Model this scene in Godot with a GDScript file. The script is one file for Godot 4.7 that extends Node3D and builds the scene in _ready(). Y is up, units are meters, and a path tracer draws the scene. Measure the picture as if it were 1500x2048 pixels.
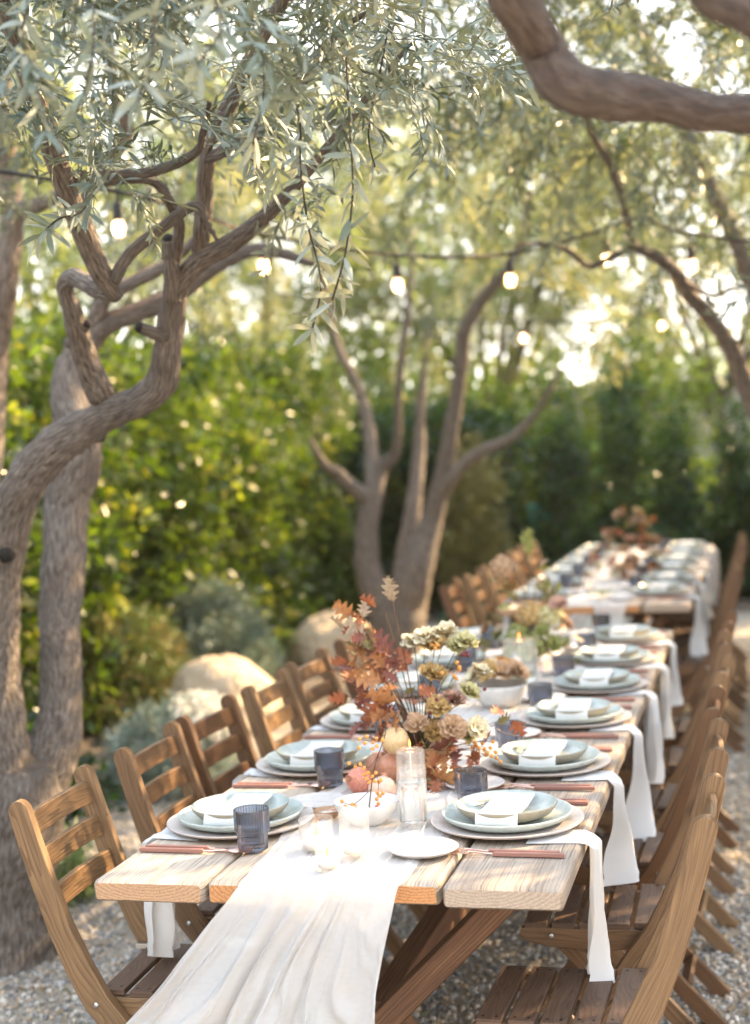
extends Node3D
# A long garden table under olive trees. The table frame: u across (right +), v away from the viewer, y up.
const YAW := 0.260054
const ORIGIN := Vector3(-0.141, 0, -2.867)
const DU := Vector3(0.966376, 0, 0.257133)
const DV := Vector3(0.257133, 0, -0.966376)
const TOP := 0.76
var rng := RandomNumberGenerator.new()
var names := {}
var M := {}
var ORD := ["nearest", "second", "third", "fourth", "fifth", "sixth", "seventh"]

class MB:
	var v := PackedVector3Array()
	var n := PackedVector3Array()
	var t := PackedVector2Array()
	var c := PackedColorArray()
	var i := PackedInt32Array()
	var colored := false
	var xf := Transform3D()
	func vert(p: Vector3, nn: Vector3, uv := Vector2.ZERO, col := Color.WHITE) -> int:
		v.append(xf * p); n.append((xf.basis * nn).normalized()); t.append(uv); c.append(col)
		return v.size() - 1
	func tri(a: int, b: int, d: int) -> void:
		var g := (v[d] - v[a]).cross(v[b] - v[a])
		i.append(a)
		if g.dot(n[a] + n[b] + n[d]) >= 0.0:
			i.append(b); i.append(d)
		else:
			i.append(d); i.append(b)
	func quad(a: int, b: int, d: int, e: int) -> void:
		tri(a, b, d); tri(a, d, e)
	func mesh(m: Material) -> ArrayMesh:
		var am := ArrayMesh.new()
		add_to(am, m)
		return am
	func add_to(am: ArrayMesh, m: Material) -> void:
		if i.is_empty(): return
		var a := []
		a.resize(Mesh.ARRAY_MAX)
		a[Mesh.ARRAY_VERTEX] = v; a[Mesh.ARRAY_NORMAL] = n; a[Mesh.ARRAY_TEX_UV] = t; a[Mesh.ARRAY_INDEX] = i
		if colored: a[Mesh.ARRAY_COLOR] = c
		am.add_surface_from_arrays(Mesh.PRIMITIVE_TRIANGLES, a)
		am.surface_set_material(am.get_surface_count() - 1, m)

# ---------- shapes ----------
func box(m: MB, at: Vector3, size: Vector3, bev := 0.003, basis := Basis(), along := -1) -> void:
	# a box with chamfered edges; uv runs along its longest side, in metres
	var old := m.xf
	m.xf = old * Transform3D(basis, at)
	var h := size / 2.0
	var la := along
	if la < 0: la = 0 if size.x >= size.y and size.x >= size.z else (1 if size.y >= size.z else 2)
	var off := Vector2(rng.randf() * 3.0, rng.randf() * 3.0)
	var f := {}
	for ax in 3:
		for s in [-1, 1]:
			var b1 := (ax + 1) % 3
			var b2 := (ax + 2) % 3
			var nn := Vector3.ZERO; nn[ax] = s
			var ids := []
			for q in [[-1, -1], [1, -1], [1, 1], [-1, 1]]:
				var p := Vector3.ZERO
				p[ax] = s * h[ax]; p[b1] = q[0] * (h[b1] - bev); p[b2] = q[1] * (h[b2] - bev)
				var o := [0, 1, 2]; o.erase(la)
				var w: float = p[o[0]] if ax != o[0] else p[o[1]]
				var uvv := Vector2(p[la], w) + off
				if ax == la: uvv = Vector2(p[o[0]] * 0.3, p[o[1]]) + off
				var id := m.vert(p, nn, uvv)
				ids.append(id)
				var key := Vector3i(int(sign(p.x)), int(sign(p.y)), int(sign(p.z)))
				f[[key, ax]] = id
			m.quad(ids[0], ids[1], ids[2], ids[3])
	for ax in 3:
		var b1 := (ax + 1) % 3
		var b2 := (ax + 2) % 3
		for s1 in [-1, 1]:
			for s2 in [-1, 1]:
				var k1 := Vector3i.ZERO; k1[ax] = -1; k1[b1] = s1; k1[b2] = s2
				var k2 := k1; k2[ax] = 1
				m.quad(f[[k1, b1]], f[[k2, b1]], f[[k2, b2]], f[[k1, b2]])
	for sx in [-1, 1]:
		for sy in [-1, 1]:
			for sz in [-1, 1]:
				var k := Vector3i(sx, sy, sz)
				m.tri(f[[k, 0]], f[[k, 1]], f[[k, 2]])
	m.xf = old

func rod(m: MB, a: Vector3, b: Vector3, w: float, d: float, bev := 0.003, up := Vector3.UP) -> void:
	# a squared bar from a to b; w is measured along the side made with up, d along the other
	var z := (b - a).normalized()
	var x := up.cross(z).normalized()
	box(m, (a + b) / 2.0, Vector3(w, d, a.distance_to(b)), bev, Basis(x, z.cross(x), z), 2)

func spline(pts: Array, steps: int) -> Array:
	# Catmull-Rom through [x, y, z, r]
	var o := []
	for k in pts.size() - 1:
		var a = pts[max(k - 1, 0)]; var b = pts[k]; var c = pts[k + 1]; var d = pts[min(k + 2, pts.size() - 1)]
		for s in steps:
			var x := float(s) / steps
			var q := []
			for j in 4:
				q.append(0.5 * (2.0 * b[j] + (c[j] - a[j]) * x + (2.0 * a[j] - 5.0 * b[j] + 4.0 * c[j] - d[j]) * x * x + (3.0 * b[j] - a[j] - 3.0 * c[j] + d[j]) * x * x * x))
			o.append(q)
	o.append(pts[-1])
	return o

func tube(m: MB, pts: Array, sides := 8, cap := true, lump := 0.0, nz: FastNoiseLite = null, col := Color.WHITE) -> void:
	# round pipe through [x, y, z, r]
	var prev_n := Vector3.ZERO
	var rows := []
	var dist := 0.0
	var laps := maxf(1.0, roundf((pts[0][3] + pts[pts.size() / 2][3]) * 9.0))
	for k in pts.size():
		var p := Vector3(pts[k][0], pts[k][1], pts[k][2])
		var q: Array = pts[min(k + 1, pts.size() - 1)]
		var b: Array = pts[max(k - 1, 0)]
		var tan := (Vector3(q[0], q[1], q[2]) - Vector3(b[0], b[1], b[2])).normalized()
		if tan.length_squared() < 0.5: tan = Vector3.UP
		if k == 0:
			prev_n = tan.cross(Vector3(0.3, 0.1, 0.9) if absf(tan.z) < 0.9 else Vector3.RIGHT).normalized()
		else:
			dist += p.distance_to(Vector3(b[0], b[1], b[2])) if k > 0 else 0.0
			prev_n = (prev_n - tan * prev_n.dot(tan)).normalized()
		var bi := tan.cross(prev_n)
		var row := []
		for s in sides + 1:
			var a := TAU * s / sides
			var nn := prev_n * cos(a) + bi * sin(a)
			var r: float = pts[k][3]
			if lump > 0.0:
				var w := p + nn * r
				r *= 1.0 + lump * (nz.get_noise_3d(w.x * 9.0, w.y * 4.0, w.z * 9.0) * 1.1 + 0.7 * nz.get_noise_3d(nn.x * 30.0, dist * 10.0, nn.z * 30.0 + nn.y * 17.0))
			row.append(m.vert(p + nn * r, nn, Vector2(float(s) / sides * laps, dist * 1.6), col))
		rows.append(row)
		if cap and (k == 0 or k == pts.size() - 1):
			var cn := -tan if k == 0 else tan
			var ce := m.vert(p + cn * pts[k][3] * 0.3, cn, Vector2(0.5, dist), col)
			for s in sides: m.tri(ce, row[s], row[s + 1])
	for k in rows.size() - 1:
		for s in sides: m.quad(rows[k][s], rows[k][s + 1], rows[k + 1][s + 1], rows[k + 1][s])

func lathe(m: MB, prof: Array, segs := 32, ribs := 0, depth := 0.0, wob := 0.0, closed := false) -> void:
	# prof: [r, y] from the bottom centre round the outside, and in again; normals from the outline
	var rows := []
	var k_n := prof.size()
	for k in k_n:
		var a: Array = prof[max(k - 1, 0)]; var b: Array = prof[min(k + 1, k_n - 1)]
		if closed:
			a = prof[(k - 1 + k_n) % k_n]; b = prof[(k + 1) % k_n]
		var d := Vector2(b[0] - a[0], b[1] - a[1]).normalized()
		var nn := Vector2(d.y, -d.x)
		var row := []
		for s in segs + 1:
			var an := TAU * s / segs
			var r: float = prof[k][0]
			if ribs > 0 and prof[k].size() > 2: r += depth * cos(an * ribs)
			if wob > 0.0: r *= 1.0 + wob * (sin(an * 2.0 + 1.0) + 0.6 * sin(an * 3.0 + 2.0) + 0.4 * sin(an * 5.0))
			var rn := Vector3(nn.x * cos(an), nn.y, nn.x * sin(an))
			if ribs > 0 and prof[k].size() > 2:
				rn += Vector3(-sin(an), 0, cos(an)) * depth * ribs * sin(an * ribs) / maxf(0.01, r) * signf(nn.x)
			row.append(m.vert(Vector3(r * cos(an), prof[k][1], r * sin(an)), rn, Vector2(float(s) / segs * 4.0, prof[k][1] * 8.0 + prof[k][0] * 8.0)))
		rows.append(row)
	var last := k_n if closed else k_n - 1
	for k in last:
		for s in segs: m.quad(rows[k][s], rows[k][s + 1], rows[(k + 1) % k_n][s + 1], rows[(k + 1) % k_n][s])

func smooth_normals(m: MB) -> void:
	for k in m.n.size(): m.n[k] = Vector3.ZERO
	for k in range(0, m.i.size(), 3):
		var g := (m.v[m.i[k + 2]] - m.v[m.i[k]]).cross(m.v[m.i[k + 1]] - m.v[m.i[k]])
		for j in 3: m.n[m.i[k + j]] += g
	for k in m.n.size(): m.n[k] = m.n[k].normalized() if m.n[k].length_squared() > 0.0 else Vector3.UP

func sheet(m: MB, nu: int, nv: int, f: Callable) -> void:
	# a cloth: f(a, b) gives the place for a, b in 0..1
	var at := m.v.size()
	for b in nv + 1:
		for a in nu + 1: m.vert(f.call(float(a) / nu, float(b) / nv), Vector3.UP, Vector2(float(a) / nu, float(b) / nv))
	for b in nv:
		for a in nu:
			var k := at + b * (nu + 1) + a
			m.i.append_array([k, k + 1, k + nu + 2, k, k + nu + 2, k + nu + 1])
	smooth_normals(m)

func ball(m: MB, at: Vector3, r: Vector3, segs := 12, rings := 8, nz: FastNoiseLite = null, amp := 0.0, fr := 1.0, col := Color.WHITE) -> void:
	var rows := []
	for k in rings + 1:
		var a := PI * k / rings
		var row := []
		for s in segs + 1:
			var b := TAU * s / segs
			var d := Vector3(sin(a) * cos(b), cos(a), sin(a) * sin(b))
			var w := 1.0
			if nz: w += amp * nz.get_noise_3d(d.x * fr + at.x, d.y * fr + at.y, d.z * fr + at.z)
			row.append(m.vert(at + d * r * w, d / r, Vector2(float(s) / segs * 3.0, float(k) / rings * 2.0), col))
		rows.append(row)
	for k in rings:
		for s in segs: m.quad(rows[k][s], rows[k][s + 1], rows[k + 1][s + 1], rows[k + 1][s])

func leaf(m: MB, at: Vector3, dir: Vector3, up: Vector3, ln: float, wd: float, fold := 0.25, droop := 0.1, col := Color.WHITE, rows := 3) -> void:
	# a lance-shaped leaf, folded along its rib
	var z := dir.normalized()
	var x := z.cross(up)
	if x.length_squared() < 0.01: x = z.cross(Vector3(0.4, 0.3, 0.8))
	x = x.normalized()
	var y := x.cross(z)
	var ids := []
	for k in rows + 1:
		var s := float(k) / rows
		var w := wd * 0.5 * pow(sin(PI * clampf(0.06 + 0.94 * s, 0.0, 1.0)), 0.75) if k < rows else 0.0
		var p := at + z * ln * s - y * ln * droop * s * s
		var row := [m.vert(p - x * w + y * w * fold, y - x * fold, Vector2(0, s), col), m.vert(p, y, Vector2(0.5, s), col), m.vert(p + x * w + y * w * fold, y + x * fold, Vector2(1, s), col)]
		ids.append(row)
	for k in rows:
		m.tri(ids[k][0], ids[k][1], ids[k + 1][1]); m.tri(ids[k][1], ids[k][2], ids[k + 1][1])
		if k < rows - 1:
			m.tri(ids[k][0], ids[k + 1][1], ids[k + 1][0]); m.tri(ids[k][2], ids[k + 1][2], ids[k + 1][1])

# ---------- things ----------
func numbered(called: String) -> String:
	names[called] = names.get(called, -1) + 1
	return called if names[called] == 0 else "%s_%03d" % [called, names[called]]

func thing(called: String, label: String, category: String, at := Vector3.ZERO, turn := 0.0, group := "") -> Node3D:
	var o := Node3D.new()
	o.name = numbered(called)
	add_child(o)
	o.position = at; o.rotation.y = turn
	tag(o, label, category, group)
	return o

func tag(o: Node, label: String, category: String, group := "") -> void:
	o.set_meta("label", label); o.set_meta("category", category)
	if group: o.set_meta("group", group)

func obj(called: String, mesh: Mesh, parent: Node = null, at := Vector3.ZERO, rot := Vector3.ZERO) -> MeshInstance3D:
	var o := MeshInstance3D.new()
	o.name = called if parent else numbered(called)
	o.mesh = mesh
	o.position = at; o.rotation = rot
	if parent: parent.add_child(o, true)
	else: add_child(o)
	return o

func struct(called: String, mesh: Mesh) -> MeshInstance3D:
	var o := obj(called, mesh)
	o.set_meta("kind", "structure")
	return o

func dup(root: Node3D, at: Vector3, turn: float, label: String) -> Node3D:
	var r: Node3D = root.duplicate()
	r.name = numbered(String(root.name).rstrip("0123456789").trim_suffix("_"))
	add_child(r)
	r.position = at; r.rotation.y = turn
	r.set_meta("label", label)
	return r

func scatter(called: String, mesh: Mesh, xs: Array, cols: Array, parent: Node = null) -> MultiMeshInstance3D:
	var mm := MultiMesh.new()
	mm.transform_format = MultiMesh.TRANSFORM_3D
	mm.use_colors = true
	mm.mesh = mesh
	mm.instance_count = xs.size()
	for k in xs.size():
		mm.set_instance_transform(k, xs[k]); mm.set_instance_color(k, cols[k])
	var o := MultiMeshInstance3D.new()
	o.multimesh = mm
	o.name = called if parent else numbered(called)
	o.set_meta("kind", "stuff")
	if parent: parent.add_child(o, true)
	else: add_child(o)
	return o

func at(u: float, v: float, y := 0.0) -> Vector3:
	return ORIGIN + DU * u + DV * v + Vector3(0, y, 0)

func rv(s := 1.0) -> Vector3:
	return Vector3(rng.randfn(), rng.randfn(), rng.randfn()) * s

func turn_to(dir: Vector3, roll: float) -> Basis:
	# a basis whose z points along dir
	var z := dir.normalized()
	var x := Vector3.UP.cross(z)
	x = Vector3.RIGHT if x.length_squared() < 0.001 else x.normalized()
	return Basis(x, z.cross(x), z) * Basis(Vector3(0, 0, 1), roll)

# ---------- materials ----------
func lin(r: float, g: float, b: float, a := 1.0) -> Color:
	var c := Color(r, g, b).linear_to_srgb()
	c.a = a
	return c

func mat(called: String, c: Color, rough := 0.7, metal := 0.0) -> StandardMaterial3D:
	var m := StandardMaterial3D.new()
	m.resource_name = called
	m.albedo_color = c; m.roughness = rough; m.metallic = metal
	M[called] = m
	return m

func noise(sd: int, fr: float, oct := 4, kind := FastNoiseLite.TYPE_SIMPLEX_SMOOTH) -> FastNoiseLite:
	var n := FastNoiseLite.new()
	n.seed = sd; n.frequency = fr; n.noise_type = kind; n.fractal_octaves = oct
	return n

func noise_tex(sd: int, fr: float, cols: Array, size := 512, oct := 4, kind := FastNoiseLite.TYPE_SIMPLEX_SMOOTH) -> NoiseTexture2D:
	var t := NoiseTexture2D.new()
	t.width = size; t.height = size; t.seamless = true
	t.noise = noise(sd, fr, oct, kind)
	if cols.size():
		var g := Gradient.new()
		var o := PackedFloat32Array(); var cc := PackedColorArray()
		for k in cols.size():
			o.append(float(k) / (cols.size() - 1)); cc.append(cols[k])
		g.offsets = o; g.colors = cc
		t.color_ramp = g
	return t

func wood_images(sd: int, dark: Color, light: Color, lines: float, warp: float, streak: float, knots := 0) -> Array:
	# long grain: u along the board; returns colour and relief
	var w := 512; var h := 256
	var a := noise(sd, 0.004, 2)
	var b := noise(sd + 1, 0.02, 3)
	var f := noise(sd + 2, 0.25, 2)
	var kr := RandomNumberGenerator.new(); kr.seed = sd
	var kn := []
	for k in knots: kn.append([kr.randf_range(40, w - 40), kr.randf_range(20, h - 20), kr.randf_range(7, 13)])
	var stain := noise(sd + 3, 0.012, 3)
	var by := PackedByteArray(); by.resize(w * h * 3)
	var hb := PackedByteArray(); hb.resize(w * h)
	for y in h:
		for x in w:
			# wraps in u by folding
			var xx := float(absi(x - w / 2))
			var g := a.get_noise_2d(xx * 0.9, y * 1.6) * warp + y * lines / h
			var dark_k := 0.0
			for q in kn:
				var dx: float = (x - q[0]) / (q[2] * 1.1); var dy: float = (y - q[1]) / (q[2] * 1.7)
				var dd := dx * dx * 0.35 + dy * dy
				if dd < 12.0:
					g += 1.6 * exp(-dd * 0.5)
					dark_k = maxf(dark_k, exp(-dd * 2.2))
			var ring := fposmod(g, 1.0)
			ring = pow(ring, 2.2)
			var st := f.get_noise_2d(xx * 0.05, y * 1.0) * streak + b.get_noise_2d(xx * 0.5, y * 2.5) * 0.25
			var s := clampf(0.72 - 0.5 * ring + st, 0.0, 1.0)
			if knots > 0: s = clampf(s + 0.3 * stain.get_noise_2d(xx, y * 1.5) - 0.9 * dark_k, -0.8, 1.0)
			var c := dark.lerp(light, s)
			if knots > 0 and f.get_noise_2d(xx * 0.03 + 90.0, y * 1.4) > 0.42: c = c.darkened(0.25)
			var k := (y * w + x)
			by[k * 3] = int(clampf(c.r, 0, 1) * 255); by[k * 3 + 1] = int(clampf(c.g, 0, 1) * 255); by[k * 3 + 2] = int(clampf(c.b, 0, 1) * 255)
			hb[k] = int(clampf(0.6 - 0.45 * ring + st * 0.6, 0, 1) * 255)
	return [ImageTexture.create_from_image(Image.create_from_data(w, h, false, Image.FORMAT_RGB8, by)), ImageTexture.create_from_image(Image.create_from_data(w, h, false, Image.FORMAT_L8, hb))]

func wood_mat(called: String, sd: int, dark: Color, light: Color, lines: float, warp: float, streak: float, scale: Vector2, rough: float, relief: float, knots := 0) -> StandardMaterial3D:
	var im := wood_images(sd, dark, light, lines, warp, streak, knots)
	var m := mat(called, Color.WHITE, rough)
	m.albedo_texture = im[0]
	m.uv1_scale = Vector3(scale.x, scale.y, 1)
	m.heightmap_enabled = relief > 0.0
	m.heightmap_texture = im[1]
	m.heightmap_scale = relief
	return m

# ---------- plants ----------
func olive_twig(sd: int, ln: float, leaf_len: float, rows: int, lm: Material) -> ArrayMesh:
	# a drooping olive shoot along +z with paired narrow leaves and side shoots
	var r := RandomNumberGenerator.new(); r.seed = sd
	var m := MB.new(); m.colored = true
	var stems := [[Vector3.ZERO, Vector3(r.randf_range(-.15, .15), r.randf_range(-.1, .2), 1).normalized(), ln]]
	for k in 4:
		var s := r.randf_range(0.15, 0.8)
		stems.append([Vector3(0, -0.12 * s * s * ln, s * ln), Vector3(r.randf_range(-.9, .9), r.randf_range(-.6, .6), 0.8).normalized(), ln * r.randf_range(0.25, 0.45)])
	for st in stems:
		var p: Vector3 = st[0]
		var d: Vector3 = st[1]
		var n := int(st[2] / 0.027)
		var pts := []
		for k in n:
			pts.append([p.x, p.y, p.z, 0.0022 * (1.0 - 0.6 * k / n) + 0.0004])
			d = (d + Vector3(r.randf_range(-.08, .08), -0.03, r.randf_range(-.04, .04))).normalized()
			p += d * 0.027
			var side := d.cross(Vector3.UP if k % 2 == 0 else Vector3(0.7, 0.2, 0.3)).normalized()
			for s in [-1.0, 1.0]:
				if r.randf() < 0.3: continue
				var c: float = r.randf_range(0.75, 1.2)
				var silver := 1.5 if r.randf() < 0.3 else 1.0
				leaf(m, p, d * r.randf_range(0.2, 1.2) + side * s * r.randf_range(0.2, 1.0) + Vector3(r.randf_range(-.5, .5), r.randf_range(-.6, .4), r.randf_range(-.5, .5)), Vector3.UP + Vector3(r.randf_range(-.8, .8), 0, r.randf_range(-.8, .8)), leaf_len * r.randf_range(0.7, 1.15), leaf_len * r.randf_range(0.17, 0.24), 0.3, r.randf_range(-0.1, 0.25), Color(c * silver, c * silver, c * (1.25 if silver > 1 else 0.95)), rows)
		if pts.size() > 1: tube(m, pts, 4, false, 0.0, null, Color(1.6, 1.1, 0.9))
	return m.mesh(lm)

func leaf_clump(sd: int, n: int, size: float, ln: float, wd: float, lm: Material) -> ArrayMesh:
	var r := RandomNumberGenerator.new(); r.seed = sd
	var m := MB.new(); m.colored = true
	for k in n:
		var d := Vector3(r.randfn(), r.randfn(), r.randfn()).normalized()
		var p := d * size * pow(r.randf(), 0.5)
		var c := r.randf_range(0.7, 1.3)
		leaf(m, p, d + Vector3(r.randfn(), r.randfn(), r.randfn()) * 0.6, Vector3.UP + Vector3(r.randfn(), 0, r.randfn()) * 0.6, ln * r.randf_range(0.7, 1.2), wd * r.randf_range(0.8, 1.2), 0.2, 0.15, Color(c * r.randf_range(0.85, 1.2), c, c), 2)
	return m.mesh(lm)

func branch(called: String, pts: Array, parent: Node, m: Material, sides := 10, steps := 5, lump := 0.12) -> void:
	var b := MB.new()
	tube(b, spline(pts, steps), sides, true, lump, NZ)
	if lump > 0.0: smooth_seam(b, sides)
	obj(called, b.mesh(m), parent)

func smooth_seam(b: MB, sides: int) -> void:
	smooth_normals(b)

func crown(parent: Node, meshes: Array, cl: Array, cols: Array, down := 0.35, centre := Vector3.ZERO, size := Vector2(0.8, 1.2)) -> void:
	# shoots of leaves round each cluster [x, y, z, spread, count], pointing away from the trunk and drooping
	var xs := []; var cs := []
	for k in meshes.size(): xs.append([]); cs.append([])
	for c in cl:
		var p0 := Vector3(c[0], c[1], c[2])
		for k in int(c[4]):
			var p: Vector3 = p0 + Vector3(rng.randfn(), rng.randfn() * 0.7, rng.randfn()) * c[3]
			var out: Vector3 = p - centre
			out.y *= 0.4
			var d: Vector3 = (out.normalized() * 0.7 + rv(0.6) + Vector3(0, -down, 0)).normalized()
			var w := rng.randi() % meshes.size()
			xs[w].append(Transform3D(turn_to(d, rng.randf_range(-0.6, 0.6)).scaled(Vector3.ONE * rng.randf_range(size.x, size.y)), p))
			var a: Color = cols[rng.randi() % cols.size()]
			var v := rng.randf_range(0.8, 1.2)
			cs[w].append(Color(a.r * v, a.g * v, a.b * v))
	for k in meshes.size():
		if xs[k].size(): scatter("crown", meshes[k], xs[k], cs[k], parent)

func hedge(label: String, a: Vector3, b: Vector3, h: float, depth: float, n: int, cols: Array, sd: int) -> void:
	var o := thing("hedge", label, "hedge", a, 0.0, "hedges enclosing the garden")
	var nz := noise(sd, 0.5, 3)
	var along := (b - a)
	var ln := along.length()
	along = along.normalized()
	var out := along.cross(Vector3.UP)
	var xs := [[], [], []]; var cs := [[], [], []]
	for k in n:
		var s := rng.randf() * ln
		var y := pow(rng.randf(), 0.9) * h
		var hh := h * (1.0 + 0.16 * nz.get_noise_2d(s * 2.0, 5.0))
		y *= hh / h
		var bulge := 0.5 * nz.get_noise_2d(s * 1.6, y * 1.6)
		var w := depth * (0.5 + bulge) + rng.randfn() * 0.12
		if y > hh - 0.35: w *= rng.randf_range(-1.0, 1.0)
		elif rng.randf() < 0.25: w *= -1.0
		var q := rng.randi() % 3
		xs[q].append(Transform3D(Basis.from_euler(rv(2.0)).scaled(Vector3.ONE * rng.randf_range(0.8, 1.3)), along * s + out * w + Vector3(0, y, 0)))
		var tone := 0.5 + 0.9 * nz.get_noise_2d(s * 3.0 + 40.0, y * 3.0) + rng.randf_range(-0.3, 0.3)
		var c: Color = cols[0].lerp(cols[1], clampf(tone, 0.0, 1.0))
		if rng.randf() < 0.10: c = cols[2]
		cs[q].append(c)
	for q in 3: scatter("foliage", CLUMPS[q], xs[q], cs[q], o)
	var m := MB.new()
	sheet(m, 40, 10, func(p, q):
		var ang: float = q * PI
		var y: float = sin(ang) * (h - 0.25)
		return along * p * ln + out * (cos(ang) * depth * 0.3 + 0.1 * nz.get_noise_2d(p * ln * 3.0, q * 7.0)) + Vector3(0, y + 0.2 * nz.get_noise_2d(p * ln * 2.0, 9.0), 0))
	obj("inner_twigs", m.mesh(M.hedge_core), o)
	for k in int(ln / 0.6):
		var t := MB.new()
		var s := (k + rng.randf_range(0.2, 0.8)) * 0.6
		tube(t, [[0, 0, 0, 0.03], [rng.randfn() * .03, 0.4, rng.randfn() * .03, 0.025], [rng.randfn() * .06, 0.9, rng.randfn() * .06, 0.018]], 6)
		obj("stem", t.mesh(M.bark_far), o, along * s + out * depth * rng.randf_range(0.15, 0.3))

func simple_tree(label: String, u: float, v: float, h: float, cr: float, n: int, cols: Array, meshes: Array, bark: Material, group: String, size: Vector2, called := "tree") -> void:
	# a several-limbed tree: trunk, limbs, and a crown of shoots gathered in lumps
	var base := at(u, v)
	var o := thing(called, label, "tree", base, 0.0, group)
	var fork := h * rng.randf_range(0.28, 0.4)
	branch("trunk", [[0, -0.1, 0, 0.05 * h * .6], [rng.randfn() * .06, fork * .5, rng.randfn() * .06, 0.035 * h * .6], [rng.randfn() * .12, fork, rng.randfn() * .12, 0.03 * h * .6]], o, bark, 9, 4)
	var cl := []
	for k in 6:
		var a := TAU * (k + rng.randf() * 0.6) / 6.0
		var q := Vector3(cos(a), 0, sin(a)) * cr * rng.randf_range(0.45, 0.8)
		var top := fork + (h - fork) * rng.randf_range(0.5, 0.95)
		branch("limb", [[0, fork * 0.92, 0, 0.018 * h * .6], [q.x * .4, fork + (top - fork) * .35, q.z * .4, 0.014 * h * .6], [q.x * .75 + rng.randfn() * .1, fork + (top - fork) * .7, q.z * .75, 0.009 * h * .6], [q.x, top, q.z, 0.004 * h * .6]], o, bark, 6, 3)
		cl.append([q.x, top, q.z, cr * 0.25, n / 12])
		cl.append([q.x * rng.randf_range(.5, 1.3), top - (h - fork) * rng.randf_range(0.1, 0.4), q.z * rng.randf_range(.5, 1.3), cr * 0.27, n / 12])
	crown(o, meshes, cl, cols, 0.3, Vector3(0, h * .6, 0), size)

var NZ: FastNoiseLite
var CLUMPS := []
var TWIGS := []
var FAR_TWIGS := []

func _ready() -> void:
	rng.seed = 11
	NZ = noise(5, 1.0, 3)
	# ---------- camera, sky, sun ----------
	var cam := Camera3D.new()
	cam.name = "camera"
	add_child(cam)
	cam.position = Vector3(0, 1.62, 0)
	cam.rotation_degrees = Vector3(-2.6075, 0, -3.0)
	var ca := CameraAttributesPhysical.new()
	ca.frustum_focal_length = 34.29
	ca.frustum_focus_distance = 3.12
	ca.frustum_near = 0.05
	ca.frustum_far = 300.0
	ca.exposure_aperture = 1.38
	cam.attributes = ca
	cam.fov = 38.58
	cam.far = 300.0
	var env := Environment.new()
	env.background_mode = Environment.BG_SKY
	var sm := ProceduralSkyMaterial.new()
	sm.sky_top_color = Color(0.66, 0.71, 0.78)
	sm.sky_horizon_color = Color(0.96, 0.93, 0.88)
	sm.sky_curve = 0.2
	sm.ground_bottom_color = Color(0.35, 0.30, 0.25)
	sm.ground_horizon_color = Color(0.80, 0.76, 0.70)
	var sky := Sky.new()
	sky.sky_material = sm
	env.sky = sky
	env.background_energy_multiplier = 1.35
	env.fog_enabled = true
	env.fog_density = 0.0008
	env.fog_light_color = Color(1.0, 0.95, 0.86)
	env.tonemap_mode = Environment.TONE_MAPPER_LINEAR
	env.tonemap_exposure = 4.9
	env.sdfgi_enabled = true; env.ssao_enabled = true; env.ssil_enabled = true
	var we := WorldEnvironment.new()
	we.name = "world_environment"
	we.environment = env
	add_child(we)
	var sun := DirectionalLight3D.new()
	sun.name = "sun"
	sun.light_color = Color(1.0, 0.86, 0.66)
	sun.light_energy = 1.6
	sun.light_angular_distance = 0.5
	sun.shadow_enabled = true
	add_child(sun)
	sun.look_at_from_position(Vector3(0.745, 0.515, -0.424) * 20.0, Vector3.ZERO)
	materials()
	setting()
	trees()
	furniture()
	settings()
	centrepieces()
	string_lights()

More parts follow.
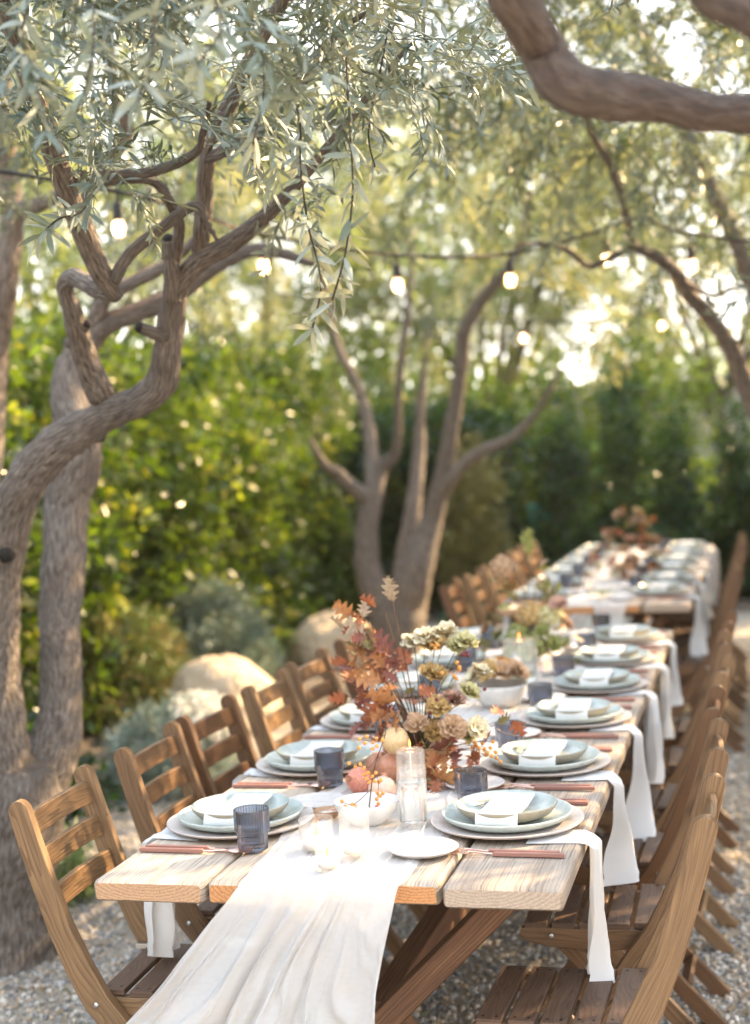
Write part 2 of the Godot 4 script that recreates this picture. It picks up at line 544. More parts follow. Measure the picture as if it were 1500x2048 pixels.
func materials() -> void:
	var m := mat("leaf", Color.WHITE, 0.42)
	m.vertex_color_use_as_albedo = true
	m.backlight_enabled = true; m.backlight = Color(0.5, 0.5, 0.4)
	m = mat("leaf_far", Color.WHITE, 0.34)
	m.vertex_color_use_as_albedo = true
	m.backlight_enabled = true; m.backlight = Color(1.0, 0.98, 0.68)
	m = mat("hedge_leaf", Color.WHITE, 0.28)
	m.vertex_color_use_as_albedo = true
	m.backlight_enabled = true; m.backlight = Color(0.95, 1.0, 0.38)
	m = mat("blossom", Color.WHITE, 0.7)
	m.vertex_color_use_as_albedo = true
	m.backlight_enabled = true; m.backlight = Color(0.8, 0.8, 0.75)
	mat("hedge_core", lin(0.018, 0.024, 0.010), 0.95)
	m = mat("bark", Color.WHITE, 0.85)
	m.albedo_texture = noise_tex(3, 0.035, [lin(.075, .058, .048), lin(.18, .142, .116), lin(.28, .235, .197), lin(.37, .32, .275)], 512, 5)
	m.uv1_scale = Vector3(1, 0.5, 1)
	m.heightmap_enabled = true
	m.heightmap_texture = noise_tex(4, 0.05, [], 512, 5, FastNoiseLite.TYPE_SIMPLEX)
	m.heightmap_scale = 2.2
	m = mat("bark_far", lin(0.17, 0.135, 0.11), 0.9)
	m.albedo_texture = noise_tex(8, 0.03, [Color(.55, .52, .5), Color(1, 1, 1)], 256)
	m = mat("bark_near", Color.WHITE, 0.85)
	m.albedo_texture = noise_tex(13, 0.02, [lin(.05, .036, .03), lin(.10, .075, .063), lin(.155, .125, .105)], 512, 5)
	m.heightmap_enabled = true
	m.heightmap_texture = noise_tex(14, 0.04, [], 512, 5)
	m.heightmap_scale = 1.0
	m = mat("gravel_ground", Color.WHITE, 0.95)
	m.albedo_texture = noise_tex(21, 0.09, [lin(.18, .15, .115), lin(.31, .26, .20), lin(.42, .36, .285), lin(.52, .46, .375)], 1024, 5, FastNoiseLite.TYPE_CELLULAR)
	m.uv1_triplanar = true; m.uv1_world_triplanar = true
	m.uv1_scale = Vector3.ONE * 0.9
	m.heightmap_enabled = true; m.heightmap_texture = noise_tex(22, 0.12, [], 1024, 4, FastNoiseLite.TYPE_CELLULAR); m.heightmap_scale = 1.0
	m = mat("mulch", Color.WHITE, 0.95)
	m.albedo_texture = noise_tex(23, 0.08, [lin(.03, .022, .016), lin(.08, .06, .042), lin(.15, .11, .08)], 512, 5)
	m.uv1_triplanar = true; m.uv1_world_triplanar = true; m.uv1_scale = Vector3.ONE * 1.3
	m = mat("pebble", Color.WHITE, 0.85)
	m.vertex_color_use_as_albedo = true
	m = mat("boulder", Color.WHITE, 0.9)
	m.albedo_texture = noise_tex(31, 0.02, [lin(.36, .27, .17), lin(.46, .355, .235), lin(.50, .39, .27), lin(.56, .46, .33)], 512, 5)
	m.uv1_triplanar = true; m.uv1_scale = Vector3.ONE * 1.2
	m.heightmap_enabled = true; m.heightmap_texture = noise_tex(32, 0.03, [], 512, 6, FastNoiseLite.TYPE_CELLULAR); m.heightmap_scale = 3.0
	# timber
	for k in 3: wood_mat("plank_%d" % k, 100 + k * 7, Color(.62, .55, .48), Color(.78, .72, .65), [40.0, 31.0, 46.0][k], [4.0, 5.0, 3.4][k], 0.4, Vector2(0.5, 3.2), 0.75, 0.05, 5)
	m = M.plank_0.duplicate()
	m.albedo_color = Color(.86, .86, .87); m.uv1_offset = Vector3(.4, .2, 0)
	M["plank_3"] = m
	wood_mat("beam", 140, Color(.28, .18, .12), Color(.50, .36, .25), 26.0, 3.0, 0.4, Vector2(0.6, 4.0), 0.65, 0.1)
	wood_mat("chair_wood", 150, Color(.34, .25, .17), Color(.56, .44, .305), 14.0, 3.0, 0.35, Vector2(1.0, 8.0), 0.5, 0.04)
	for k in 2:
		m = M.chair_wood.duplicate()
		m.albedo_color = [Color(.80, .73, .68), Color(.92, .90, .90)][k]
		m.uv1_offset = Vector3(0.31, 0.17, 0) * (k + 1)
		M["chair_wood_%d" % (k + 1)] = m
	wood_mat("chair_slat", 160, Color(.25, .175, .13), Color(.42, .325, .255), 12.0, 4.0, 0.4, Vector2(1.2, 8.0), 0.55, 0.04)
	end_grain("end_grain", Color(.47, .34, .24), Color(.74, .60, .47), 0.0)
	end_grain("end_grain_orange", Color(.50, .30, .16), Color(.78, .57, .38), 0.3)
	end_grain("end_grain_grey", Color(.45, .38, .32), Color(.70, .63, .56), -0.2)
	mat("bolt_steel", Color(0.75, 0.75, 0.74), 0.3, 1.0)
	mat("screw_dark", Color(0.12, 0.11, 0.1), 0.5, 0.6)
	# cloth and paper
	m = mat("linen", lin(.68, .68, .68), 0.95)
	m.heightmap_enabled = true; m.heightmap_texture = noise_tex(41, 0.3, [], 256, 2); m.heightmap_scale = 0.03; m.uv1_scale = Vector3(3, 6, 1)
	m.backlight_enabled = true; m.backlight = Color(0.5, 0.5, 0.5)
	m = mat("gauze", lin(.84, .83, .815, 0.70), 0.95)
	m.transparency = BaseMaterial3D.TRANSPARENCY_ALPHA
	m.cull_mode = BaseMaterial3D.CULL_DISABLED
	m.backlight_enabled = true; m.backlight = Color(0.8, 0.8, 0.8)
	var at2 := weave()
	m.albedo_texture = at2
	m.uv1_scale = Vector3(1, 8, 1)
	m = mat("paper", Color.WHITE, 0.9)
	m.albedo_texture = script_print()
	# pots and glass
	m = mat("charger", lin(.55, .49, .455), 0.45); speckle(m, 51)
	m = mat("dinner", lin(.50, .565, .54), 0.32); speckle(m, 52)
	m = mat("salad", lin(.46, .51, .48), 0.32); speckle(m, 53)
	m = mat("stone_edge", lin(.36, .31, .235), 0.55); speckle(m, 54)
	m = mat("bread", lin(.56, .53, .52), 0.45); speckle(m, 55)
	m = mat("white_pot", lin(.72, .70, .67), 0.4); speckle(m, 56)
	m = mat("clay_pot", lin(.45, .27, .15), 0.6); speckle(m, 57)
	m = mat("smoke_glass", lin(.42, .46, .55, 0.0), 0.04)
	m.refraction_enabled = true; m.refraction_scale = 0.05
	m = mat("clear_glass", Color(0.93, 0.95, 0.95, 0.07), 0.02)
	m.transparency = BaseMaterial3D.TRANSPARENCY_ALPHA
	m = mat("water", Color(0.98, 0.99, 0.99, 0.0), 0.0)
	m.refraction_enabled = true; m.refraction_scale = 0.033
	m = mat("wax", lin(.66, .63, .57), 0.5)
	m.subsurf_scatter_enabled = true; m.subsurf_scatter_strength = 0.4
	m = mat("flame", Color(1, 0.6, 0.25), 1.0)
	m.emission_enabled = true; m.emission = Color(1.0, 0.62, 0.30); m.emission_energy_multiplier = 0.9
	m = mat("filament", Color(1, 0.8, 0.6), 1.0)
	m.emission_enabled = true; m.emission = Color(1.0, 0.74, 0.52); m.emission_energy_multiplier = 0.35
	m = mat("bulb_glass", Color(1.0, 0.96, 0.92, 0.12), 0.03)
	m.transparency = BaseMaterial3D.TRANSPARENCY_ALPHA
	mat("black_rubber", Color(0.06, 0.065, 0.07), 0.6)
	mat("wick", Color(0.12, 0.1, 0.09), 0.9)
	# cutlery
	m = mat("copper_wood", lin(.27, .125, .095), 0.5)
	mat("copper_metal", Color(0.86, 0.72, 0.66), 0.22, 1.0)
	# flowers
	for q in [["oak_rust", .42, .15, .07], ["oak_orange", .55, .26, .10], ["oak_plum", .25, .085, .065], ["oak_green", .28, .26, .10], ["oak_pale", .48, .38, .26], ["petal_cream", .86, .80, .56], ["petal_gold", .66, .46, .18], ["petal_tan", .60, .40, .24], ["petal_green", .68, .66, .33], ["petal_peach", .66, .42, .33], ["hydrangea", .30, .34, .09], ["stem_green", .10, .13, .05], ["stem_brown", .16, .085, .05]]:
		m = mat(q[0], lin(q[1], q[2], q[3]), 0.6)
		m.backlight_enabled = true; m.backlight = Color(0.5, 0.45, 0.35)
		m.albedo_texture = noise_tex(60 + M.size(), 0.03, [Color(.72, .68, .66), Color(1, 1, 1)], 128, 3)
	mat("berry_orange", lin(.62, .28, .06), 0.3)
	mat("berry_red", lin(.42, .03, .02), 0.3)
	mat("berry_dark", lin(.12, .012, .02), 0.3)
	for q in [["pome_pink", .55, .13, .11, .66, .36, .20], ["pome_tan", .55, .36, .17, .62, .47, .26], ["pome_rust", .40, .16, .10, .52, .27, .15], ["pome_pale", .68, .42, .32, .72, .55, .42]]:
		m = mat(q[0], Color.WHITE, 0.4)
		m.albedo_texture = noise_tex(80 + M.size(), 0.02, [lin(q[1], q[2], q[3]), lin(q[4], q[5], q[6])], 256, 4)

func speckle(m: StandardMaterial3D, sd: int) -> void:
	m.albedo_texture = noise_tex(sd, 0.03, [Color(.86, .85, .83), Color(.97, .97, .97), Color(1, 1, 1)], 256, 5)
	m.uv1_triplanar = true; m.uv1_scale = Vector3.ONE * 4.0

func end_grain(called: String, dark: Color, light: Color, shift: float) -> void:
	# growth rings cut across, with a few radial checks
	var w := 384; var h := 96
	var im := Image.create_empty(w, h, false, Image.FORMAT_RGB8)
	var hi := Image.create_empty(w, h, false, Image.FORMAT_L8)
	var nz := noise(hash(called) % 1000, 0.02, 3)
	for y in h:
		for x in w:
			var d := Vector2(x - w * (0.5 + shift), (y + 60.0) * 1.6)
			var r := d.length() + nz.get_noise_2d(x, y) * 7.0
			var ring := pow(fposmod(r / 20.0, 1.0), 2.5)
			var ang := d.angle() * 16.0 + nz.get_noise_2d(r * 0.4, 7.0) * 1.5
			var crack := 1.0 if absf(fposmod(ang, 1.0) - 0.5) < 0.012 and nz.get_noise_2d(floorf(ang) * 50.0, r * 0.5) > 0.12 else 0.0
			var c := light.lerp(dark, clampf(ring * 0.5 + 0.25 * nz.get_noise_2d(x * 4.0, y * 4.0) + 0.1, 0, 1)).lerp(Color(.16, .10, .07), crack)
			im.set_pixel(x, y, c)
			hi.set_pixel(x, y, Color.WHITE * (0.8 - 0.25 * ring - 0.4 * crack))
	var m := mat(called, Color.WHITE, 0.8)
	m.albedo_texture = ImageTexture.create_from_image(im)
	m.heightmap_enabled = true; m.heightmap_texture = ImageTexture.create_from_image(hi); m.heightmap_scale = 0.02

func weave() -> ImageTexture:
	# open gauze: threads a little denser in streaks, alpha varies
	var im := Image.create_empty(256, 256, false, Image.FORMAT_RGBA8)
	var nz := noise(77, 0.03, 3)
	for y in 256:
		for x in 256:
			var a := 0.92 + 0.05 * nz.get_noise_2d(x * 3.0, y * 3.0) + (0.08 if (x + y) % 2 == 0 else -0.06)
			im.set_pixel(x, y, Color(1, 1, 1, clampf(a, 0.5, 1.0)))
	return ImageTexture.create_from_image(im)

func script_print() -> ImageTexture:
	# faint handwritten lines on cream paper: u across, v along
	var im := Image.create_empty(256, 512, false, Image.FORMAT_RGB8)
	im.fill(Color(.79, .79, .78))
	var r := RandomNumberGenerator.new(); r.seed = 9
	for row in 11:
		var y := 90.0 + row * 26.0
		var x := 50.0 + r.randf() * 40.0
		var end := 256.0 - 50.0 - r.randf() * 40.0
		var ph := r.randf() * 9.0
		while x < end:
			if r.randf() < 0.03: x += 9.0
			var yy := y + sin(x * 0.55 + ph) * 4.0 + sin(x * 0.23 + ph * 2.0) * 3.0
			for k in 2: im.set_pixel(int(x), clampi(int(yy) + k, 0, 511), Color(.47, .46, .46))
			x += 0.5
	return ImageTexture.create_from_image(im)

# ---------- the garden ----------
func shrub(called: String, label: String, p: Vector3, r: Vector3, n: int, meshes: Array, cols: Array, size: Vector2, group := "") -> Node3D:
	var o := thing(called, label, "shrub", p, 0.0, group)
	var xs := []; var cs := []
	for k in meshes.size(): xs.append([]); cs.append([])
	for k in n:
		var d := rv().normalized()
		d.y = absf(d.y)
		var q := d * pow(rng.randf(), 0.35) * r * (1.0 + 0.25 * NZ.get_noise_3d(d.x * 2.5 + p.x * 9.0, d.y * 2.5, d.z * 2.5))
		var w := rng.randi() % meshes.size()
		xs[w].append(Transform3D(turn_to(d + rv(0.35) + Vector3(0, 0.5, 0), rng.randf() * 6.0).scaled(Vector3.ONE * rng.randf_range(size.x, size.y)), q))
		var c: Color = cols[rng.randi() % cols.size()]
		var v := rng.randf_range(0.8, 1.2)
		cs[w].append(Color(c.r * v, c.g * v, c.b * v))
	for k in meshes.size(): scatter("foliage", meshes[k], xs[k], cs[k], o)
	for k in 7:
		var t := MB.new()
		var a := TAU * k / 7.0
		tube(t, [[0, 0, 0, 0.01], [cos(a) * r.x * .3, r.y * .4, sin(a) * r.z * .3, 0.007], [cos(a) * r.x * .55, r.y * .75, sin(a) * r.z * .55, 0.003]], 5)
		obj("stem", t.mesh(M.bark_far), o)
	return o

func boulder(label: String, p: Vector3, r: Vector3, sd: int, turn: float) -> void:
	var m := MB.new()
	ball(m, Vector3.ZERO, r, 40, 26, noise(sd, 0.7, 4), 0.16, 1.0)
	smooth_normals(m)
	var o := obj("boulder", m.mesh(M.boulder), null, p)
	o.rotation.y = turn
	tag(o, label, "rock", "sandstone boulders in the planting bed")

func setting() -> void:
	var g := MB.new()
	for q in [[-90, 90], [90, 90], [90, -90], [-90, -90]]: g.vert(Vector3(q[0], 0, q[1]), Vector3.UP, Vector2(q[0], q[1]))
	g.quad(0, 1, 2, 3)
	struct("ground", g.mesh(M.gravel_ground))
	var b := MB.new()
	sheet(b, 12, 60, func(p, q):
		var v: float = lerpf(-4.0, 12.5, q)
		return at(lerpf(-6.0, -2.05 + 0.22 * sin(v * 1.3) + 0.1 * sin(v * 3.1), p), v, 0.006))
	struct("planting_bed", b.mesh(M.mulch))
	b = MB.new()
	sheet(b, 40, 6, func(p, q):
		var u: float = lerpf(-2.0, 7.0, p)
		return at(u, lerpf(10.2 + 0.15 * sin(u * 1.7), 13.0, q), 0.011))
	struct("planting_bed", b.mesh(M.mulch))
	# loose stones
	var stones := []
	for k in 3:
		var m := MB.new()
		ball(m, Vector3.ZERO, Vector3(1, 0.62, 0.8), 6, 4, noise(200 + k, 1.2, 2), 0.5, 1.3)
		smooth_normals(m)
		stones.append(m.mesh(M.pebble))
	var xs := [[], [], []]; var cs := [[], [], []]
	var tones := [Color(.54, .47, .38), Color(.42, .36, .29), Color(.28, .265, .25), Color(.64, .58, .50), Color(.48, .36, .24), Color(.20, .19, .19), Color(.38, .37, .35)]
	for area in [[-2.1, -0.3, -0.4, 3.2, 34000], [0.2, 2.2, 0.2, 5.5, 42000], [-0.6, 0.7, -0.3, 2.6, 16000], [-2.3, 2.3, 3.0, 9.0, 22000]]:
		for k in int(area[4]):
			var u := rng.randf_range(area[0], area[1]); var v := rng.randf_range(area[2], area[3])
			if NZ.get_noise_2d(u * 2.0, v * 2.0) < rng.randf_range(-1.2, -0.2): continue
			var s := 0.004 + 0.008 * pow(rng.randf(), 2.2)
			var w := k % 3
			xs[w].append(Transform3D(Basis.from_euler(Vector3(rng.randf_range(-.4, .4), rng.randf() * TAU, rng.randf_range(-.4, .4))).scaled(Vector3.ONE * s), at(u, v, s * 0.25)))
			var c: Color = tones[rng.randi() % tones.size()]
			cs[w].append(c * rng.randf_range(0.75, 1.2))
	for k in 3: scatter("gravel", stones[k], xs[k], cs[k])
	boulder("rounded sandstone boulder with sun on its right flank, nearer of two", at(-2.25, 5.3, 0.0), Vector3(0.36, 0.44, 0.32), 3, 0.5)
	boulder("rounded sandstone boulder in shade beside the multi-stemmed olive tree", at(-2.33, 7.9, 0.05), Vector3(0.38, 0.32, 0.34), 8, 1.3)

	# ---------- hedges ----------
	for k in 3: CLUMPS.append(leaf_clump(300 + k, 15, 0.13, 0.075, 0.04, M.hedge_leaf))
	hedge("long clipped green hedge behind the boulders and the left-hand olive trees", at(-3.6, -3.0), at(-3.6, 11.2), 2.4, 0.9, 9500, [Color(.028, .062, .018), Color(.19, .25, .05), Color(.40, .40, .12)], 61)
	hedge("dark green hedge closing the garden behind the multi-stemmed olive", at(-3.4, 11.4), at(-1.5, 11.4), 1.9, 0.9, 1500, [Color(.02, .05, .025), Color(.05, .10, .035), Color(.16, .18, .05)], 62)
	hedge("dark hedge running along the right side behind the chairs", at(3.9, 11.2), at(4.1, 3.0), 2.3, 0.8, 3800, [Color(.02, .05, .02), Color(.07, .13, .03), Color(.2, .22, .04)], 63)
	# ---------- low plants ----------
	var fine := []
	for k in 2: fine.append(leaf_clump(320 + k, 26, 0.05, 0.07, 0.008, M.leaf))
	var blossom := leaf_clump(330, 22, 0.02, 0.022, 0.014, M.blossom)
	var silver := [Color(.30, .36, .30), Color(.40, .44, .37), Color(.22, .28, .22)]
	var s := shrub("silver_shrub", "silver-grey mounded shrub topped with white flowers beside the chairs", at(-2.0, 3.9), Vector3(0.33, 0.38, 0.38), 720, fine, silver, Vector2(0.7, 1.1))
	var bx := []; var bc := []
	for k in 150:
		var d := rv().normalized(); d.y = absf(d.y) * 0.8 + 0.3
		bx.append(Transform3D(Basis.from_euler(rv()), Vector3(d.x * 0.2 + 0.14, 0.16 + d.y * 0.24, d.z * 0.3 - 0.06)))
		bc.append(Color(.85, .84, .78) * rng.randf_range(.9, 1.1))
	scatter("blossom", blossom, bx, bc, s)
	shrub("silver_shrub", "feathery grey-green shrub between the two sandstone boulders", at(-2.75, 6.5), Vector3(0.42, 0.72, 0.5), 900, fine, [Color(.14, .19, .14), Color(.22, .27, .2)], Vector2(0.9, 1.5))
	shrub("yellow_shrub", "yellow-green grassy shrub left of the nearer boulder", at(-3.0, 5.5), Vector3(0.4, 0.75, 0.5), 600, fine, [Color(.20, .21, .05), Color(.15, .21, .05), Color(.25, .19, .06)], Vector2(1.0, 1.7))
	shrub("leafy_plant", "small bright green plant at the foot of the left olive tree", at(-1.72, 2.15), Vector3(0.14, 0.22, 0.14), 60, fine, [Color(.20, .28, .08), Color(.3, .36, .14)], Vector2(0.8, 1.2))
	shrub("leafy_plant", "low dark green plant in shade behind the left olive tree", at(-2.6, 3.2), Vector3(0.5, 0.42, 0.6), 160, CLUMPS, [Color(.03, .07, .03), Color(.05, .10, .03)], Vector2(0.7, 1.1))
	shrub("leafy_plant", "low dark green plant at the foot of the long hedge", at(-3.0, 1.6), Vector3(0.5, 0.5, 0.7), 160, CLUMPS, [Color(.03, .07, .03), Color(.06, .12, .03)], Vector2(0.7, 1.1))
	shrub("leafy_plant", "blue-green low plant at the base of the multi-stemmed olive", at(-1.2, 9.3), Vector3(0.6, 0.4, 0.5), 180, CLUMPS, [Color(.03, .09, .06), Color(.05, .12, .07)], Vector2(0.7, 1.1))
	shrub("trailing_plant", "yellow-olive trailing plant hanging in front of the far hedge", at(-1.75, 10.5, 0.3), Vector3(0.35, 1.3, 0.3), 420, fine, [Color(.20, .18, .05), Color(.26, .22, .06), Color(.15, .15, .05)], Vector2(1.0, 1.8))
	hedge("low dark hedge between the upright shrubs and the pale wall", at(-1.5, 12.2), at(7.5, 12.2), 0.8, 0.7, 1800, [Color(.02, .05, .025), Color(.06, .11, .035), Color(.16, .18, .05)], 64)
	for k in 6:
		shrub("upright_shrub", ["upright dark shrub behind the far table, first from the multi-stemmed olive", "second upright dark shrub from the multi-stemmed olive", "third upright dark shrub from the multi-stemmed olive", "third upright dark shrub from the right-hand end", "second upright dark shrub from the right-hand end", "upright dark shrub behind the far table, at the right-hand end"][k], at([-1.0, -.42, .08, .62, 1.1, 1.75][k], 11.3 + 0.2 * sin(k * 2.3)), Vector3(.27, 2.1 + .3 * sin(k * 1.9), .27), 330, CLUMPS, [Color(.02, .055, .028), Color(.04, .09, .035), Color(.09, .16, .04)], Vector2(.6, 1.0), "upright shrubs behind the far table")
	var wl := thing("garden_wall", "pale stucco wall glimpsed between the upright shrubs", "wall", at(1.2, 17.0), -YAW)
	var wm := MB.new()
	box(wm, Vector3(0, 1.1, 0), Vector3(9.0, 2.2, 0.25), 0.01)
	obj("body", wm.mesh(mat("stucco", lin(.62, .62, .62), 0.9)), wl)
	wm = MB.new()
	box(wm, Vector3(0, 2.24, 0), Vector3(9.1, 0.08, 0.34), 0.01)
	obj("coping", wm.mesh(M.stucco), wl)
	# sunlit bushes beyond the far hedge
	for k in 5:
		shrub("tall_bush", ["sunlit yellow-green bush beyond the far hedge, leftmost of the row", "second sunlit bush from the left beyond the far hedge", "third sunlit bush from the left beyond the far hedge", "second sunlit bush from the right beyond the far hedge", "sunlit bush beyond the far hedge, rightmost of the row"][k], at(-4.6 + 1.05 * k, 13.2 + 0.5 * sin(k * 2.0)), Vector3(0.95, 2.7 + 0.4 * sin(k * 1.7), 0.8), 380, CLUMPS, [Color(.20, .28, .05), Color(.30, .36, .07), Color(.13, .20, .05), Color(.36, .38, .12)], Vector2(1.1, 1.9), "sunlit bushes beyond the far hedge")
	# a green utility cabinet half hidden in the far hedge
	var cab := thing("utility_cabinet", "teal green metal cabinet half hidden in the far hedge", "cabinet", at(-1.21, 11.45), -YAW)
	var cm := MB.new()
	box(cm, Vector3(0, 0.46, 0), Vector3(0.24, 0.92, 0.26), 0.02)
	obj("body", cm.mesh(mat("teal_paint", lin(.03, .22, .15), 0.45)), cab)
	cm = MB.new()
	box(cm, Vector3(0, 0.94, 0), Vector3(0.27, 0.04, 0.29), 0.01)
	obj("lid", cm.mesh(M.teal_paint), cab)
	cm = MB.new()
	box(cm, Vector3(0.0, 0.46, 0.135), Vector3(0.19, 0.8, 0.012), 0.004)
	obj("door", cm.mesh(M.teal_paint), cab)

func trees() -> void:
	for k in 4: TWIGS.append(olive_twig(400 + k * 3, 0.42, 0.058, 3, M.leaf))
	for k in 4: FAR_TWIGS.append(olive_twig(450 + k * 3, 0.5, 0.075, 2, M.leaf_far))
	var oc := [Color(.13, .16, .125), Color(.18, .21, .165), Color(.09, .12, .085), Color(.23, .255, .21)]
	# --- the big olive on the left ---
	var o := thing("olive_tree", "big twisted olive tree with forked trunk at left beside the first chair", "tree", Vector3.ZERO, 0.0, "olive trees round the table")
	var A := [
		[[-1.31,-0.09,-4.75,0.244], [-1.29,0.04,-4.75,0.183], [-1.28,0.21,-4.75,0.166], [-1.26,0.37,-4.75,0.166], [-1.23,0.51,-4.75,0.154], [-1.2,0.64,-4.75,0.114]],
		[[-1.22,0.41,-4.8,0.139], [-1.18,0.55,-4.85,0.112], [-1.12,0.68,-4.9,0.089], [-1.1,0.83,-4.95,0.074], [-1.1,1.06,-5.0,0.072], [-1.08,1.3,-5.05,0.074], [-1.07,1.49,-5.1,0.08], [-1.03,1.62,-5.1,0.084], [-1.02,1.74,-5.1,0.077], [-1.05,1.89,-5.15,0.063], [-1.02,1.99,-5.2,0.055], [-0.93,2.09,-5.2,0.043], [-0.81,2.13,-5.2,0.037], [-0.68,2.18,-5.2,0.034], [-0.52,2.28,-5.2,0.028], [-0.36,2.33,-5.2,0.023], [-0.17,2.27,-5.2,0.012]],
		[[-0.98,2.04,-5.2,0.03], [-0.91,2.18,-5.15,0.028], [-0.79,2.23,-5.1,0.024], [-0.68,2.28,-5.1,0.021], [-0.54,2.36,-5.0,0.014]],
		[[-1.26,0.44,-4.75,0.122], [-1.26,0.7,-4.72,0.095], [-1.26,0.91,-4.7,0.087], [-1.23,1.14,-4.65,0.078], [-1.18,1.34,-4.6,0.071], [-1.07,1.56,-4.5,0.066], [-0.94,1.68,-4.45,0.061], [-0.79,1.75,-4.4,0.05], [-0.67,1.79,-4.33,0.044], [-0.61,1.83,-4.3,0.046], [-0.58,1.9,-4.25,0.042], [-0.55,2.01,-4.2,0.037], [-0.53,2.1,-4.15,0.034]],
		[[-0.54,2.07,-4.16,0.031], [-0.46,2.15,-4.1,0.031], [-0.33,2.2,-4.0,0.026], [-0.2,2.26,-3.8,0.018], [-0.09,2.35,-3.7,0.013], [0.03,2.46,-3.6,0.009], [0.14,2.56,-3.5,0.005]],
		[[-0.54,2.06,-4.15,0.028], [-0.53,2.13,-4.1,0.024], [-0.53,2.19,-4.08,0.02]],
		[[-0.45,2.16,-4.1,0.024], [-0.42,2.29,-4.0,0.025], [-0.39,2.41,-3.9,0.024], [-0.33,2.49,-3.8,0.022], [-0.26,2.58,-3.7,0.019], [-0.17,2.69,-3.6,0.017], [-0.11,2.75,-3.5,0.014]],
		[[-0.39,2.4,-3.9,0.017], [-0.3,2.41,-3.8,0.017], [-0.19,2.45,-3.7,0.014], [-0.1,2.55,-3.6,0.011], [-0.01,2.61,-3.5,0.008], [0.07,2.62,-3.4,0.005]],
		[[-0.8,1.81,-4.4,0.044], [-0.83,1.94,-4.3,0.037], [-0.83,2.04,-4.2,0.029], [-0.84,2.11,-4.15,0.024], [-0.8,2.13,-4.1,0.027], [-0.72,2.08,-4.0,0.025], [-0.66,2.06,-3.95,0.015]],
		[[-0.66,2.05,-3.95,0.018], [-0.69,2.11,-3.9,0.028], [-0.72,2.23,-3.8,0.03], [-0.74,2.36,-3.65,0.027], [-0.75,2.48,-3.5,0.025], [-0.76,2.58,-3.4,0.024], [-0.77,2.68,-3.3,0.023]],
		[[-0.66,2.09,-3.9,0.017], [-0.61,2.16,-3.9,0.016], [-0.51,2.22,-3.85,0.016], [-0.42,2.26,-3.8,0.013], [-0.39,2.21,-3.8,0.009], [-0.37,2.17,-3.8,0.005]],
		[[-0.71,2.33,-3.7,0.014], [-0.64,2.34,-3.75,0.014], [-0.54,2.34,-3.75,0.014], [-0.45,2.35,-3.7,0.013], [-0.39,2.37,-3.65,0.011], [-0.37,2.4,-3.6,0.009], [-0.34,2.45,-3.5,0.006]],
		[[-0.71,2.28,-3.8,0.016], [-0.66,2.33,-3.8,0.014], [-0.54,2.34,-3.85,0.013], [-0.5,2.29,-3.9,0.015], [-0.49,2.24,-4.0,0.016], [-0.52,2.16,-4.1,0.017]],
		[[-0.76,2.46,-3.5,0.005], [-0.81,2.47,-3.5,0.005], [-0.87,2.45,-3.5,0.005]],
	]
	for k in A.size():
		branch("trunk" if k < 2 else "branch", A[k], o, M.bark, 22 if k < 4 else 12, 6, 0.16 if k < 4 else 0.1)
	for q in [[[-.53, 2.17, -4.09], [-.53, 2.215, -4.07], .021], [[-.57, 1.96, -4.2], [-.635, 1.985, -4.14], .017], [[-.86, 1.96, -4.28], [-.80, 2.01, -4.22], .017], [[-.98, 1.74, -5.02], [-.92, 1.70, -4.97], .026], [[-1.19, 1.36, -4.58], [-1.15, 1.345, -4.535], .034]]:
		branch("cut_stub", [[q[0][0], q[0][1], q[0][2], q[2] * 1.25], [lerpf(q[0][0], q[1][0], .6), lerpf(q[0][1], q[1][1], .6), lerpf(q[0][2], q[1][2], .6), q[2] * 1.05], [q[1][0], q[1][1], q[1][2], q[2]]], o, M.bark, 12, 3, 0.1)
		var cm := MB.new()
		ball(cm, Vector3(q[1][0], q[1][1], q[1][2]), Vector3.ONE * q[2] * .88, 10, 6, NZ, .2, 3.0)
		obj("cut_end", cm.mesh(M.wick), o)
	crown(o, TWIGS, [[-1.0, 2.75, -3.5, .24, 34], [-.5, 2.68, -3.3, .22, 37], [-.1, 2.68, -3.45, .2, 34], [-1.25, 2.75, -4.2, .28, 22], [-.6, 2.95, -4.2, .28, 23], [.1, 2.82, -3.8, .2, 25], [-1.3, 3.1, -5.2, .35, 22], [.2, 3.1, -4.6, .3, 25], [-.5, 3.3, -4.6, .4, 34], [-.85, 2.36, -3.5, .13, 7], [-.72, 2.5, -2.7, .13, 12], [-.25, 2.46, -2.7, .13, 12], [-.45, 2.6, -3.0, .18, 20], [0.02, 2.4, -3.2, .11, 7], [-1.0, 3.4, -3.4, .4, 25], [-.45, 2.4, -3.6, .12, 8]], oc, 0.05, Vector3(-.8, 2.4, -4.3), Vector2(0.6, 1.0))
	var lm := []
	for k in 3:
		var m := MB.new()
		leaf(m, Vector3.ZERO, Vector3(0, 0, 1), Vector3.UP, [0.055, 0.062, 0.048][k], [0.012, 0.013, 0.011][k], 0.3, [0.05, 0.2, -0.1][k], Color.WHITE, 4)
		lm.append(m)
	var lmat := []
	for k in 4:
		var m: StandardMaterial3D = M.leaf.duplicate()
		m.vertex_color_use_as_albedo = false
		m.albedo_color = lin([.14, .21, .27, .10][k], [.17, .245, .30, .135][k], [.135, .205, .26, .095][k])
		lmat.append(m)
	var lmesh := []
	for k in 12: lmesh.append(lm[k % 3].mesh(lmat[k % 4]))
